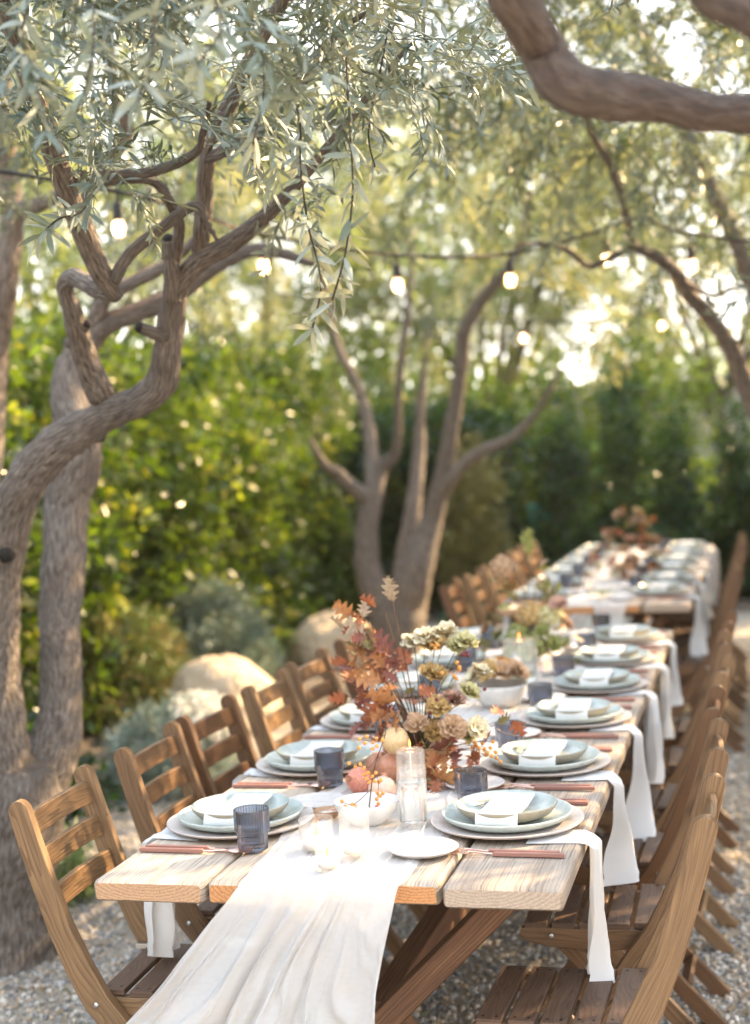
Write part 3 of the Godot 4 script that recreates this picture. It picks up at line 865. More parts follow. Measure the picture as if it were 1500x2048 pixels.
	var H := [
		[[-0.14,2.41,-3.0,0.002], [-0.11,2.28,-2.95,0.002], [-0.11,2.17,-2.9,0.002], [-0.1,2.05,-2.85,0.002], [-0.08,1.94,-2.82,0.002], [-0.1,1.85,-2.8,0.002]],
		[[-0.01,2.38,-2.9,0.002], [-0.01,2.23,-2.85,0.002], [-0.01,2.11,-2.82,0.002], [-0.03,1.99,-2.8,0.002], [-0.06,1.9,-2.8,0.002]],
		[[-0.16,2.38,-2.7,0.002], [-0.16,2.26,-2.65,0.002], [-0.18,2.16,-2.6,0.002]],
		[[-0.3,2.36,-2.3,0.002], [-0.3,2.24,-2.25,0.002], [-0.32,2.15,-2.2,0.002]],
		[[-0.41,2.39,-2.4,0.002], [-0.4,2.25,-2.3,0.002], [-0.43,2.16,-2.3,0.002]],
		[[0.09,2.56,-3.3,0.002], [0.06,2.44,-3.3,0.002], [0.03,2.32,-3.3,0.002], [0.04,2.24,-3.3,0.002]],
		[[-0.21,2.34,-2.3,0.002], [-0.19,2.25,-2.2,0.002], [-0.22,2.17,-2.1,0.002]],
		[[-0.57,2.25,-3.3,0.002], [-0.6,2.16,-3.2,0.002], [-0.63,2.13,-3.1,0.002], [-0.67,2.1,-3.1,0.002]],
		[[-0.53,2.43,-2.5,0.002], [-0.53,2.3,-2.4,0.002], [-0.51,2.23,-2.4,0.002]],
	]
	for hp in H:
		var pts := spline(hp, 8)
		var tm := MB.new()
		tube(tm, pts, 5)
		var tw := obj("twig", tm.mesh(M.bark_near), o)
		for k in range(2, pts.size()):
			var p := Vector3(pts[k][0], pts[k][1], pts[k][2])
			var d := (p - Vector3(pts[k - 1][0], pts[k - 1][1], pts[k - 1][2])).normalized()
			var side := d.cross(Vector3(sin(k * 1.6), 0.2, cos(k * 1.6))).normalized()
			for s in [-1.0, 1.0]:
				if rng.randf() < 0.22: continue
				var l := obj("leaf", lmesh[rng.randi() % 12], tw, p + d * rng.randf_range(-.012, .012))
				l.basis = turn_to(d * rng.randf_range(0.0, 1.2) + side * s * rng.randf_range(0.4, 1.0) + rv(0.35), rng.randf_range(-1.5, 1.5)).scaled(Vector3.ONE * rng.randf_range(0.85, 1.2))
	# leaves shed on the gravel
	var lx := []; var lc := []
	for k in 2600:
		var u := rng.randf_range(-2.2, 2.2); var v := rng.randf_range(-0.4, 6.0)
		lx.append(Transform3D(Basis.from_euler(Vector3(rng.randf_range(-.35, .35), rng.randf() * TAU, rng.randf_range(-.6, .6))).scaled(Vector3.ONE * rng.randf_range(.6, 1.0)), at(u, v, .011)))
		lc.append([Color(.16, .13, .07), Color(.20, .19, .12), Color(.26, .17, .08), Color(.12, .085, .05)][k % 4])
	scatter("fallen_leaves", lm[0].mesh(M.leaf), lx, lc)
	# --- the tree whose stem stands at the left edge ---
	o = thing("olive_tree", "slender olive tree at the left edge behind the big olive", "tree", Vector3.ZERO, 0.0, "olive trees round the table")
	for q in [[[-1.78,0.83,-6.3,0.086], [-1.66,1.69,-6.3,0.075], [-1.59,2.11,-6.3,0.059], [-1.5,2.4,-6.2,0.053], [-1.46,2.64,-6.2,0.049], [-1.46,2.87,-6.2,0.047], [-1.44,3.22,-6.1,0.04], [-1.34,3.61,-6.0,0.031]], [[-1.45,2.68,-6.2,0.036], [-1.34,2.68,-6.1,0.033], [-1.21,2.7,-6.0,0.029], [-1.02,2.79,-5.9,0.022], [-0.91,2.91,-5.9,0.028], [-0.93,3.06,-5.8,0.024], [-0.93,3.26,-5.7,0.019]]]: branch("trunk", q, o, M.bark, 12, 5)
	crown(o, FAR_TWIGS, [[-1.5, 3.7, -6.1, .45, 35], [-1.0, 3.4, -5.8, .3, 20], [-2.1, 3.3, -6.4, .5, 30], [-1.2, 3.0, -6.6, .35, 15]], oc, 0.35, Vector3(-1.5, 2.9, -6.2))
	# --- the multi-stemmed olive in the middle ---
	o = thing("olive_tree", "multi-stemmed olive tree in the middle behind the boulders", "tree", Vector3.ZERO, 0.0, "olive trees round the table")
	var first := true
	for q in [[[0.09,-0.09,-10.9,0.261], [0.12,0.12,-10.9,0.214], [0.14,0.31,-10.9,0.205], [0.17,0.49,-10.9,0.177]], [[0.11,0.31,-10.9,0.168], [0.0,0.48,-10.9,0.13], [-0.08,0.73,-10.9,0.101], [-0.06,1.03,-10.9,0.089], [-0.01,1.25,-10.9,0.082], [0.07,1.45,-10.9,0.056], [0.18,1.58,-10.8,0.037], [0.21,1.94,-10.7,0.031], [0.26,2.3,-10.6,0.027], [0.32,2.64,-10.5,0.022], [0.36,3.05,-10.4,0.016]], [[-0.02,1.21,-10.9,0.063], [-0.16,1.32,-10.8,0.055], [-0.27,1.44,-10.7,0.046], [-0.34,1.49,-10.6,0.034], [-0.44,1.68,-10.5,0.022]], [[-0.01,1.27,-10.9,0.063], [0.0,1.55,-11.0,0.053], [-0.04,1.93,-11.1,0.047], [-0.12,2.16,-11.1,0.042], [-0.22,2.39,-11.1,0.034], [-0.27,2.73,-11.1,0.027], [-0.34,3.17,-11.0,0.019]], [[0.18,0.4,-10.9,0.168], [0.28,0.68,-10.8,0.133], [0.41,1.03,-10.8,0.085], [0.52,1.4,-10.7,0.069], [0.6,1.79,-10.6,0.06], [0.67,2.16,-10.5,0.052], [0.71,2.42,-10.4,0.052], [0.83,2.6,-10.3,0.048], [0.98,2.77,-10.1,0.038], [1.09,2.97,-10.0,0.031], [1.15,3.27,-9.9,0.02]], [[0.19,0.53,-10.9,0.101], [0.23,0.82,-11.0,0.086], [0.3,1.19,-11.0,0.062], [0.36,1.57,-11.1,0.049], [0.39,1.94,-11.1,0.034], [0.49,2.5,-11.1,0.023]], [[0.45,1.16,-10.8,0.059], [0.59,1.38,-10.6,0.051], [0.77,1.53,-10.5,0.045], [0.98,1.62,-10.3,0.035], [1.17,1.81,-10.2,0.024], [1.31,2.07,-10.0,0.015]]]:
		branch("trunk" if first else "branch", q, o, M.bark, 12, 5)
		first = false
	var pale := [Color(.25, .28, .18), Color(.31, .33, .22), Color(.36, .36, .25), Color(.19, .22, .14)]
	crown(o, FAR_TWIGS, [[.3, 3.0, -10.5, .5, 14], [-.4, 3.2, -10.8, .5, 16], [1.1, 3.2, -9.8, .5, 19], [.4, 3.6, -10.4, .6, 21], [-.9, 3.0, -10.6, .45, 11], [1.5, 2.7, -9.8, .4, 9], [-.3, 2.6, -10.9, .4, 7], [1.0, 4.0, -10.2, .6, 19], [-.5, 4.0, -10.6, .6, 19]], pale, 0.4, Vector3(.3, 2.4, -10.5), Vector2(0.9, 1.4))
	# --- right-hand olives ---
	o = thing("olive_tree", "olive tree leaning in from the right with a reddish bent branch", "tree", Vector3.ZERO, 0.0, "olive trees round the table")
	branch("trunk", [[2.25, -.1, -7.5, .13], [2.2, .5, -7.45, .11], [2.1, 1.1, -7.35, .09], [1.97, 1.6, -7.2, .074]], o, M.bark, 12, 5)
	for q in [[[1.97,1.59,-7.2,0.074], [1.83,1.81,-7.1,0.051], [1.74,1.98,-7.0,0.043], [1.62,2.14,-6.9,0.037], [1.51,2.23,-6.8,0.034], [1.42,2.34,-6.7,0.032], [1.3,2.41,-6.6,0.027], [1.2,2.44,-6.5,0.024], [1.17,2.49,-6.4,0.021], [1.12,2.63,-6.3,0.018], [1.06,2.75,-6.2,0.018], [0.98,2.85,-6.1,0.014], [0.93,2.94,-6.0,0.01], [0.85,3.11,-5.9,0.007]], [[1.19,2.43,-6.5,0.02], [1.06,2.37,-6.4,0.016], [0.98,2.35,-6.4,0.014], [0.88,2.41,-6.3,0.012], [0.76,2.43,-6.2,0.01], [0.64,2.41,-6.1,0.006]], [[1.46,2.32,-6.8,0.014], [1.58,2.22,-6.7,0.011], [1.67,2.24,-6.6,0.009], [1.77,2.21,-6.5,0.009]]]: branch("branch", q, o, M.bark, 10, 5)
	branch("branch", [[2.1, 1.1, -7.35, .08], [2.4, 1.8, -7.0, .06], [2.5, 2.6, -6.6, .045], [2.4, 3.3, -6.2, .03]], o, M.bark, 10, 5)
	crown(o, FAR_TWIGS, [[1.2, 3.0, -6.3, .35, 24], [.9, 3.2, -6.0, .4, 33], [1.7, 3.1, -6.5, .4, 28], [2.3, 3.3, -6.3, .5, 50], [1.5, 3.6, -6.2, .5, 44], [2.6, 2.7, -6.6, .4, 33], [.6, 3.4, -6.2, .4, 22], [2.6, 3.8, -5.8, .5, 44]], oc, 0.35, Vector3(1.7, 2.4, -6.8), Vector2(0.8, 1.3))
	o = thing("olive_tree", "pale grey olive stem slanting up at the far right", "tree", Vector3.ZERO, 0.0, "olive trees round the table")
	branch("trunk", [[2.6, -.1, -8.7, .12], [2.58, .8, -8.65, .095], [2.46, 1.7, -8.6, .073]], o, M.bark, 12, 5)
	for q in [[[2.46,1.7,-8.6,0.073], [2.38,2.11,-8.6,0.065], [2.24,2.45,-8.5,0.052], [2.13,2.69,-8.4,0.047], [1.98,2.98,-8.3,0.045], [1.85,3.21,-8.2,0.042], [1.73,3.46,-8.1,0.036], [1.61,3.67,-8.0,0.03], [1.52,3.86,-7.9,0.024]], [[1.98,3.01,-8.3,0.02], [1.82,3.02,-8.1,0.014], [1.67,3.01,-8.0,0.011]], [[1.61,3.68,-8.0,0.019], [1.54,3.47,-7.8,0.012], [1.62,3.75,-7.9,0.016], [1.71,3.79,-7.8,0.013]]]: branch("branch", q, o, M.bark, 10, 5)
	crown(o, FAR_TWIGS, [[1.6, 3.8, -8.0, .5, 33], [2.0, 3.6, -8.3, .5, 33], [2.6, 3.8, -8.4, .5, 39], [1.4, 4.2, -7.8, .5, 33], [2.4, 3.0, -8.8, .4, 22], [3.0, 3.3, -8.6, .5, 33]], oc, 0.35, Vector3(2.2, 2.6, -8.4), Vector2(0.9, 1.3))
	o = thing("olive_tree", "near olive with a thick bare limb crossing the top right corner", "tree", Vector3.ZERO, 0.0, "olive trees round the table")
	branch("trunk", [[1.75, -.1, -2.35, .17], [1.72, .5, -2.3, .13], [1.6, 1.2, -2.25, .11], [1.45, 1.75, -2.2, .095], [1.2, 2.3, -2.0, .07], [1.1, 3.0, -1.8, .05]], o, M.bark_near, 16, 5)
	for q in [[[1.46,1.74,-2.2,0.085], [1.18,1.98,-2.2,0.056], [0.86,2.03,-2.15,0.044], [0.56,2.06,-2.1,0.029], [0.49,2.07,-2.1,0.029], [0.42,2.09,-2.1,0.031], [0.35,2.1,-2.1,0.035], [0.3,2.12,-2.1,0.037], [0.27,2.17,-2.1,0.033], [0.24,2.2,-2.05,0.032], [0.2,2.25,-2.0,0.029], [0.12,2.45,-1.9,0.018], [0.02,2.75,-1.8,0.008]], [[1.3,2.12,-2.1,0.05], [0.98,2.06,-1.98,0.036], [0.64,2.08,-1.9,0.029], [0.51,2.15,-1.9,0.027], [0.45,2.2,-1.9,0.025], [0.3,2.45,-1.85,0.014], [0.2,2.75,-1.8,0.007]]]: branch("branch", q, o, M.bark_near, 18, 6, 0.14)
	branch("branch", [[1.5, 1.65, -2.2, .08], [1.9, 2.3, -2.6, .06], [2.2, 3.0, -3.0, .04], [2.3, 3.7, -3.2, .02]], o, M.bark_near, 10, 5)
	crown(o, FAR_TWIGS, [[1.2, 3.3, -1.9, .4, 48], [2.1, 3.2, -3.0, .4, 56], [2.4, 3.6, -3.4, .5, 72], [1.7, 3.6, -2.6, .5, 64]], oc, 0.35, Vector3(1.5, 2.4, -2.2), Vector2(0.8, 1.3))
	# --- more olives of the right-hand row, and trees beyond the hedges ---
	simple_tree("olive tree of the right-hand row standing beside the gravel walk", 2.6, 3.0, 3.1, 1.5, 460, oc, TWIGS, M.bark, "olive trees round the table", Vector2(0.9, 1.4), "olive_tree")
	simple_tree("olive tree beyond the right-hand row, farther back than the walk", 3.4, 5.6, 3.3, 1.6, 420, oc, FAR_TWIGS, M.bark, "olive trees round the table", Vector2(0.9, 1.4), "olive_tree")
	simple_tree("low olive tree at the right, near the far corner of the garden", 3.1, 8.6, 3.3, 1.5, 420, oc, FAR_TWIGS, M.bark, "olive trees round the table", Vector2(0.9, 1.4), "olive_tree")
	simple_tree("olive tree behind the viewer, right of the table's near end", 2.4, -6.8, 4.6, 2.0, 420, oc, FAR_TWIGS, M.bark, "olive trees round the table", Vector2(1.0, 1.6), "olive_tree")
	simple_tree("olive tree behind the viewer, left of the table's near end", -1.6, -6.8, 4.6, 2.0, 420, oc, FAR_TWIGS, M.bark, "olive trees round the table", Vector2(1.0, 1.6), "olive_tree")
	var far := [Color(.25, .31, .13), Color(.31, .36, .16), Color(.37, .38, .21), Color(.18, .24, .10)]
	var g := "trees beyond the hedges"
	simple_tree("tall pale tree beyond the long hedge, behind the left olive", -6.0, 6.0, 6.0, 2.2, 248, far, FAR_TWIGS, M.bark_far, g, Vector2(1.4, 2.4))
	simple_tree("leafy tree beyond the long hedge, between the left and middle olives", -5.6, 10.0, 5.4, 2.2, 310, far, FAR_TWIGS, M.bark_far, g, Vector2(1.4, 2.4))
	simple_tree("yellow-green tree beyond the corner of the two hedges", -5.0, 14.5, 6.0, 2.4, 384, far, FAR_TWIGS, M.bark_far, g, Vector2(1.4, 2.4))
	simple_tree("sunlit yellow tree beyond the far hedge, behind the middle olive", -2.4, 15.5, 5.6, 2.3, 384, far, FAR_TWIGS, M.bark_far, g, Vector2(1.4, 2.4))
	simple_tree("broad pale tree beyond the far hedge above the far table", 0.4, 16.0, 5.8, 2.4, 384, far, FAR_TWIGS, M.bark_far, g, Vector2(1.4, 2.4))
	simple_tree("loose-crowned tree beyond the far hedge at the right", 3.4, 15.0, 6.0, 2.2, 260, far, FAR_TWIGS, M.bark_far, g, Vector2(1.4, 2.4))
	# a far belt of woodland that reads as one mass
	var wx := [[], [], []]; var wc := [[], [], []]
	for k in 2600:
		var u := rng.randf_range(-16.0, 7.0)
		var d := rng.randfn() * 1.2
		var hh := 3.4 + 1.4 * NZ.get_noise_2d(u * 0.35, 2.0) + 0.7 * NZ.get_noise_2d(u * 1.3, 9.0)
		var y := rng.randf() * hh
		if NZ.get_noise_3d(u * 1.1, y * 1.1, 4.0) < rng.randf_range(-0.25, 0.2): continue
		var q := k % 3
		wx[q].append(Transform3D(Basis.from_euler(rv(2.0)).scaled(Vector3.ONE * rng.randf_range(1.8, 3.2)), at(u, 21.0 + d, y)))
		wc[q].append((far[rng.randi() % 4] as Color) * rng.randf_range(0.8, 1.25))
	for q in 3: scatter("woodland", CLUMPS[q], wx[q], wc[q])

# ---------- tables and chairs ----------
func plank(wd: float, ht: float, ln: float, side: Material, end: Material, sd: int) -> ArrayMesh:
	# a thick board with eased, worn edges; it lies along -z from the origin
	var sec := []
	var rr := 0.011
	for k in 4:
		var cx: float = [1, -1, -1, 1][k] * (wd / 2.0 - rr)
		var cy: float = [1, 1, -1, -1][k] * (ht / 2.0 - rr)
		for s in 4:
			var a := PI / 2.0 * (k + s / 3.0)
			sec.append([Vector2(cx + cos(a) * rr, cy + sin(a) * rr), Vector2(cos(a), sin(a))])
	var nz := noise(sd, 2.2, 3)
	var am := ArrayMesh.new()
	var m := MB.new()
	var stations := [0.0, 0.004, 0.012]
	var c := 34
	for k in range(1, c): stations.append(ln * k / c)
	stations.append_array([ln - 0.012, ln - 0.004, ln])
	var rows := []
	for z in stations:
		var e: float = minf(z, ln - z)
		var inset := 0.006 * pow(clampf(1.0 - e / 0.012, 0, 1), 2.0)
		var row := []
		var per := 0.0
		for k in sec.size() + 1:
			var q: Array = sec[k % sec.size()]
			if k > 0: per += (q[0] as Vector2).distance_to(sec[k - 1][0])
			var p: Vector2 = q[0] - q[1] * inset
			p += q[1] * nz.get_noise_3d(z * 2.5, p.x * 6.0, p.y * 9.0) * 0.0035
			row.append(m.vert(Vector3(p.x, p.y, -z), Vector3(q[1].x, q[1].y, 0), Vector2(z + sd * 0.37, per + sd * 0.13)))
		rows.append(row)
	for k in rows.size() - 1:
		for s in sec.size(): m.quad(rows[k][s], rows[k][s + 1], rows[k + 1][s + 1], rows[k + 1][s])
	m.add_to(am, side)
	m = MB.new()
	for e in 2:
		var nn := Vector3(0, 0, 1 - 2 * e)
		var src: Array = rows[0] if e == 0 else rows[-1]
		var ids := []
		var z0: float = -stations[0] if e == 0 else -stations[-1]
		for k in sec.size():
			var q: Array = sec[k]
			var p: Vector2 = q[0] - q[1] * 0.006
			p += q[1] * nz.get_noise_3d(-z0 * 2.5, p.x * 6.0, p.y * 9.0) * 0.0035
			ids.append(m.vert(Vector3(p.x, p.y, z0), nn, Vector2(p.x / wd + 0.5, 0.5 - p.y / ht)))
		var ce := m.vert(Vector3(0, 0, z0 + nn.z * 0.001), nn, Vector2(0.5, 0.5))
		for k in sec.size(): m.tri(ce, ids[k], ids[(k + 1) % sec.size()])
	m.add_to(am, end)
	return am

func make_table(label: String, u: float, v: float, turn: float) -> void:
	var t := thing("table", label, "table", at(u, v), -YAW + turn, "farm tables set end to end")
	var B := [[-0.487, -0.247, -0.028, 0, "end_grain"], [-0.241, 0.003, -0.018, 1, "end_grain_orange"], [0.009, 0.231, 0.012, 2, "end_grain_orange"], [0.240, 0.475, 0.0, 3, "end_grain_grey"]]
	for k in 4:
		var b: Array = B[k]
		var mat2: Material = M["plank_%d" % [b[3]]]
		obj("plank", plank(b[1] - b[0], 0.046, 3.66 + 0.012 * k - 0.01 * b[3], mat2, M[b[4]], 5 + k * 3), t, Vector3((b[0] + b[1]) / 2.0, TOP - 0.023 - 0.001 * (k % 2), -b[2]))
	for z in [-0.36, -3.3]:
		var m := MB.new()
		box(m, Vector3(0, 0.685, z), Vector3(0.84, 0.055, 0.075), 0.005)
		obj("batten", m.mesh(M.beam), t)
		for s in [-1.0, 1.0]:
			m = MB.new()
			rod(m, Vector3(0.33 * s, 0.66, z + 0.03 * s), Vector3(-0.34 * s, 0.0, z + 0.03 * s), 0.058, 0.095, 0.005, Vector3(0, 0, 1))
			obj("leg", m.mesh(M.beam), t)
	var m := MB.new()
	box(m, Vector3(0, 0.34, -1.83), Vector3(0.06, 0.1, 2.98), 0.005)
	obj("stretcher", m.mesh(M.beam), t)

func board2(m: MB, pts: Array, th: float, z: float, round_end := true) -> void:
	# a flat board of thickness th standing in the x-y plane, along [x, y, width]; its first end is rounded
	var st := []
	var p0 := Vector2(pts[0][0], pts[0][1])
	var d0 := (p0 - Vector2(pts[1][0], pts[1][1])).normalized()
	if round_end:
		for k in [0, 1, 2, 3, 4]:
			var s := sin(PI / 2.0 * (4 - k) / 4.5)
			st.append([p0 + d0 * pts[0][2] * 0.5 * s, sqrt(1.0 - s * s) * pts[0][2], d0])
	else:
		st.append([p0, pts[0][2], d0])
	for k in range(1, pts.size()):
		var a := Vector2(pts[k - 1][0], pts[k - 1][1]); var b := Vector2(pts[min(k + 1, pts.size() - 1)][0], pts[min(k + 1, pts.size() - 1)][1])
		st.append([Vector2(pts[k][0], pts[k][1]), pts[k][2], (a - b).normalized()])
	var rows := []
	var dist := 0.0
	var ch := 0.003
	for k in st.size():
		if k > 0: dist += (st[k][0] as Vector2).distance_to(st[k - 1][0])
		var d: Vector2 = st[k][2]
		var nn := Vector2(d.y, -d.x)
		var w: float = st[k][1] / 2.0
		var wi := maxf(w - ch, w * 0.5)
		var row := []
		for q in [[w, -1, 1, 0], [w, 1, 1, 0], [wi, 1, 0, 1], [-wi, 1, 0, 1], [-w, 1, -1, 0], [-w, -1, -1, 0], [-wi, -1, 0, -1], [wi, -1, 0, -1]]:
			var hz: float = (th / 2.0 - ch) if q[2] != 0 else th / 2.0
			var p: Vector2 = st[k][0] + nn * q[0]
			var nr := Vector3(nn.x * q[2], nn.y * q[2], q[3])
			if k == 0 and round_end: nr += Vector3(d.x, d.y, 0)
			row.append(m.vert(Vector3(p.x, p.y, z + hz * q[1]), nr, Vector2(dist, q[0] + q[1] * 0.03)))
		rows.append(row)
	for k in rows.size() - 1:
		for s in 8: m.quad(rows[k][s], rows[k][(s + 1) % 8], rows[k + 1][(s + 1) % 8], rows[k + 1][s])
	for e in [0, rows.size() - 1]:
		for s in range(1, 7): m.tri(rows[e][0], rows[e][s], rows[e][s + 1])

func dome(r: float) -> ArrayMesh:
	var m := MB.new()
	ball(m, Vector3.ZERO, Vector3(r, r, r * 0.5), 10, 6)
	return m.mesh(M.bolt_steel)

func make_chair(label: String, p: Vector3, turn: float, wood: Material) -> Node3D:
	# a slatted folding chair; the diner faces -x
	var o := thing("folding_chair", label, "chair", p, turn, "folding wooden chairs at the tables")
	var back := [[.233, .86, .048], [.213, .79, .050], [.186, .70, .052], [.152, .60, .055], [.113, .51, .060], [.076, .44, .062], [.028, .38, .058], [-.10, .205, .048], [-.235, .022, .044], [-.25, .0, .044]]
	for s in [-1.0, 1.0]:
		var m := MB.new()
		board2(m, back, 0.027, 0.172 * s)
		obj("back_post", m.mesh(wood), o)
		m = MB.new()
		board2(m, [[-.175, .425, .036], [-.08, .325, .042], [.10, .13, .042], [.222, .0, .044]], 0.022, 0.118 * s)
		obj("leg", m.mesh(wood), o)
		m = MB.new()
		board2(m, [[-.25, .432, .02], [-.235, .426, .034], [-.17, .420, .048], [-.06, .416, .054], [.03, .421, .046], [.072, .431, .026]], 0.022, 0.144 * s, false)
		obj("seat_rail", m.mesh(wood), o)
		obj("bolt", BOLT, o, Vector3(.076, .437, 0.187 * s))
		obj("bolt", BOLT, o, Vector3(-.175, .425, 0.157 * s))
		m = MB.new()
		box(m, Vector3(.09, .452, 0.146 * s), Vector3(.05, .012, .012), 0.001)
		obj("bracket", m.mesh(M.bolt_steel), o)
	for q in [[.222, .822, .052], [.199, .742, .050], [.170, .660, .050]]:
		var m := MB.new()
		var lean := atan2(.233 - .152, .26)
		m.xf = Transform3D(Basis(Vector3(0, 0, 1), Vector3(cos(lean), sin(lean) * -0.0 + 0.0, 0).normalized(), Vector3(-sin(lean) * -1.0, cos(lean), 0)), Vector3(q[0], q[1], 0))
		board2(m, [[-.160, .0, .014], [-.1, .007, .014], [0, .010, .014], [.1, .007, .014], [.160, .0, .014]], q[2], 0.0, false)
		obj("back_slat", m.mesh(wood), o)
	for k in 5:
		var m := MB.new()
		var x := -.212 + .0655 * k
		box(m, Vector3(x, .4505 - 0.004 * sin(k * 1.0) - (0.004 if k == 0 else 0.0), 0), Vector3(.0545, .015, .306), 0.0025, Basis(), 2)
		var sl := obj("seat_slat", m.mesh(M.chair_slat), o)
		for q in [[-.014, -.135], [.014, -.135], [-.014, .135], [.014, .135]]:
			var c := MB.new()
			lathe(c, [[0.0, 0.0], [.0038, 0.0], [.0038, 0.0012], [0.0, 0.0008]], 8)
			obj("screw", SCREW, sl, Vector3(x + q[0], .4572 - 0.004 * sin(k * 1.0) - (0.004 if k == 0 else 0.0), q[1]))
	var m2 := MB.new()
	box(m2, Vector3(.13, .105, 0), Vector3(.04, .016, .215), 0.002, Basis(Vector3(0, 0, 1), 0.8), 2)
	obj("stretcher", m2.mesh(wood), o)
	m2 = MB.new()
	box(m2, Vector3(-.14, .155, 0), Vector3(.036, .016, .318), 0.002, Basis(Vector3(0, 0, 1), 0.9), 2)
	obj("stretcher", m2.mesh(wood), o)
	return o

var BOLT: ArrayMesh
var SCREW: ArrayMesh
var RV := []
var LV := []

func furniture() -> void:
	BOLT = dome(0.0068)
	var c := MB.new()
	lathe(c, [[0.0, 0.0], [.0038, 0.0], [.0038, 0.0012], [0.0, 0.0008]], 8)
	SCREW = c.mesh(M.screw_dark)
	make_table("near farm table of four thick pale planks on crossed legs", 0.0, 0.0, 0.0)
	make_table("far farm table standing beyond the gap, under white napkins", 0.03, 4.62, 0.0)
	var protos := [null, null, null]
	for tb in 2:
		for side in 2:
			var vs: Array = [[.26, .86, 1.36, 1.95, 2.52, 3.1], [.31, .85, 1.26, 1.76, 2.23, 2.8]][side]
			for k in 6:
				var v: float = vs[k] + (4.55 if tb == 1 else 0.0)
				if tb == 1 and side == 1: v = 4.78 + 0.53 * k
				var lb := "wooden folding chair, %s from the near end, %s side of the %s table" % [ORD[k], ["right", "left"][side], ["near", "far"][tb]]
				var p := at((0.5 if side == 0 else -0.5) + rng.randf_range(-.016, .016), v)
				var turn := -YAW + (PI if side == 1 else 0.0) + rng.randf_range(-.045, .045)
				var w := (k * 2 + tb) % 3
				if protos[w] == null: protos[w] = make_chair(lb, p, turn, [M.chair_wood, M.chair_wood_1, M.chair_wood_2][w])
				else: dup(protos[w], p, turn, lb)

# ---------- place settings ----------
var R_V := [.449, 1.02, 1.63, 2.20, 2.76, 3.34]
var L_V := [.411, 1.0, 1.60, 2.18, 2.76, 3.34]

func lathed(prof: Array, m: Material, segs := 40, ribs := 0, depth := 0.0, closed := false) -> ArrayMesh:
	var b := MB.new()
	lathe(b, prof, segs, ribs, depth, 0.0, closed)
	return b.mesh(m)

func glass_shell(ro: Array, th: float, base: float) -> Array:
	# outline of a tumbler: [r, y] up the outside, back down the inside
	var p := [[0.0, ro[0][1]]]
	for q in ro: p.append([q[0], q[1], 1])
	for k in range(ro.size() - 1, -1, -1):
		var q: Array = ro[k]
		if q[1] > base: p.append([q[0] - th, q[1]])
	p.append([ro[0][0] - th - 0.002, base])
	p.append([0.0, base])
	return p

func napkin_mesh(sd: int) -> ArrayMesh:
	# folded linen: from under the plate, over the table edge (x = 0, falling at x > 0), hanging in soft pleats
	var r := RandomNumberGenerator.new(); r.seed = sd
	var ph := r.randf() * 6.0
	var hang := r.randf_range(0.25, 0.32)
	var sway := r.randf_range(-0.05, 0.05)
	var m := MB.new()
	sheet(m, 40, 36, func(a, b):
		var s: float = b * (0.13 + hang)
		var w: float
		var z: float
		var x: float
		var y: float
		if s < 0.12:
			var t := s / 0.12
			x = -0.115 + s
			y = 0.0035 + 0.003 * sin(a * 9.0 + ph) * t * t
			w = lerpf(0.13, 0.085, t)
			z = (a - 0.5) * w
		else:
			var t: float = (s - 0.12) / (0.01 + hang)
			var amp := lerpf(0.011, 0.036, clampf(t * 1.2, 0, 1)) * (1.0 + 0.2 * sin(t * 5.0 + ph))
			w = lerpf(0.085, 0.066, clampf(t * 3.0, 0, 1)) + 0.05 * pow(t, 2.0)
			z = (a - 0.5) * w + 0.012 * sin(t * 3.0 + ph) + sway * t
			var c := clampf((s - 0.12) / 0.03, 0, 1)
			x = 0.002 + 0.020 * sin(c * PI / 2.0) + amp * sin(a * TAU * 2.1 + ph + t * 0.8) * (0.8 + 0.3 * sin(a * 5.0 + ph)) - 0.006 * t
			y = 0.0035 - (s - 0.12) + 0.011 * (1.0 - cos(c * PI / 2.0)) - 0.014 * t * sin(a * 4.0 + ph)
			x += 0.004 * sin(t * 13.0 + a * 5.0 + ph) * t
			z += 0.006 * sin(t * 7.0 + ph * 2.0)
			if t > 0.90 and t < 0.925: x += 0.0025
		return Vector3(x, y, z))
	return m.mesh(M.linen)

func fork_mesh() -> ArrayMesh:
	var m := MB.new()
	tube(m, [[0, .004, .062, .0032], [0, .006, .04, .0022], [0, .008, .02, .0024], [0, .007, .008, .004]], 6)
	box(m, Vector3(0, .0065, .001), Vector3(.021, .0022, .018), 0.0008)
	for k in 4:
		var x := (k - 1.5) * .0062
		tube(m, [[x, .0065, -.006, .0013], [x, .0055, -.025, .0013], [x, .0085, -.046, .0008]], 5)
	return m.mesh(M.copper_metal)

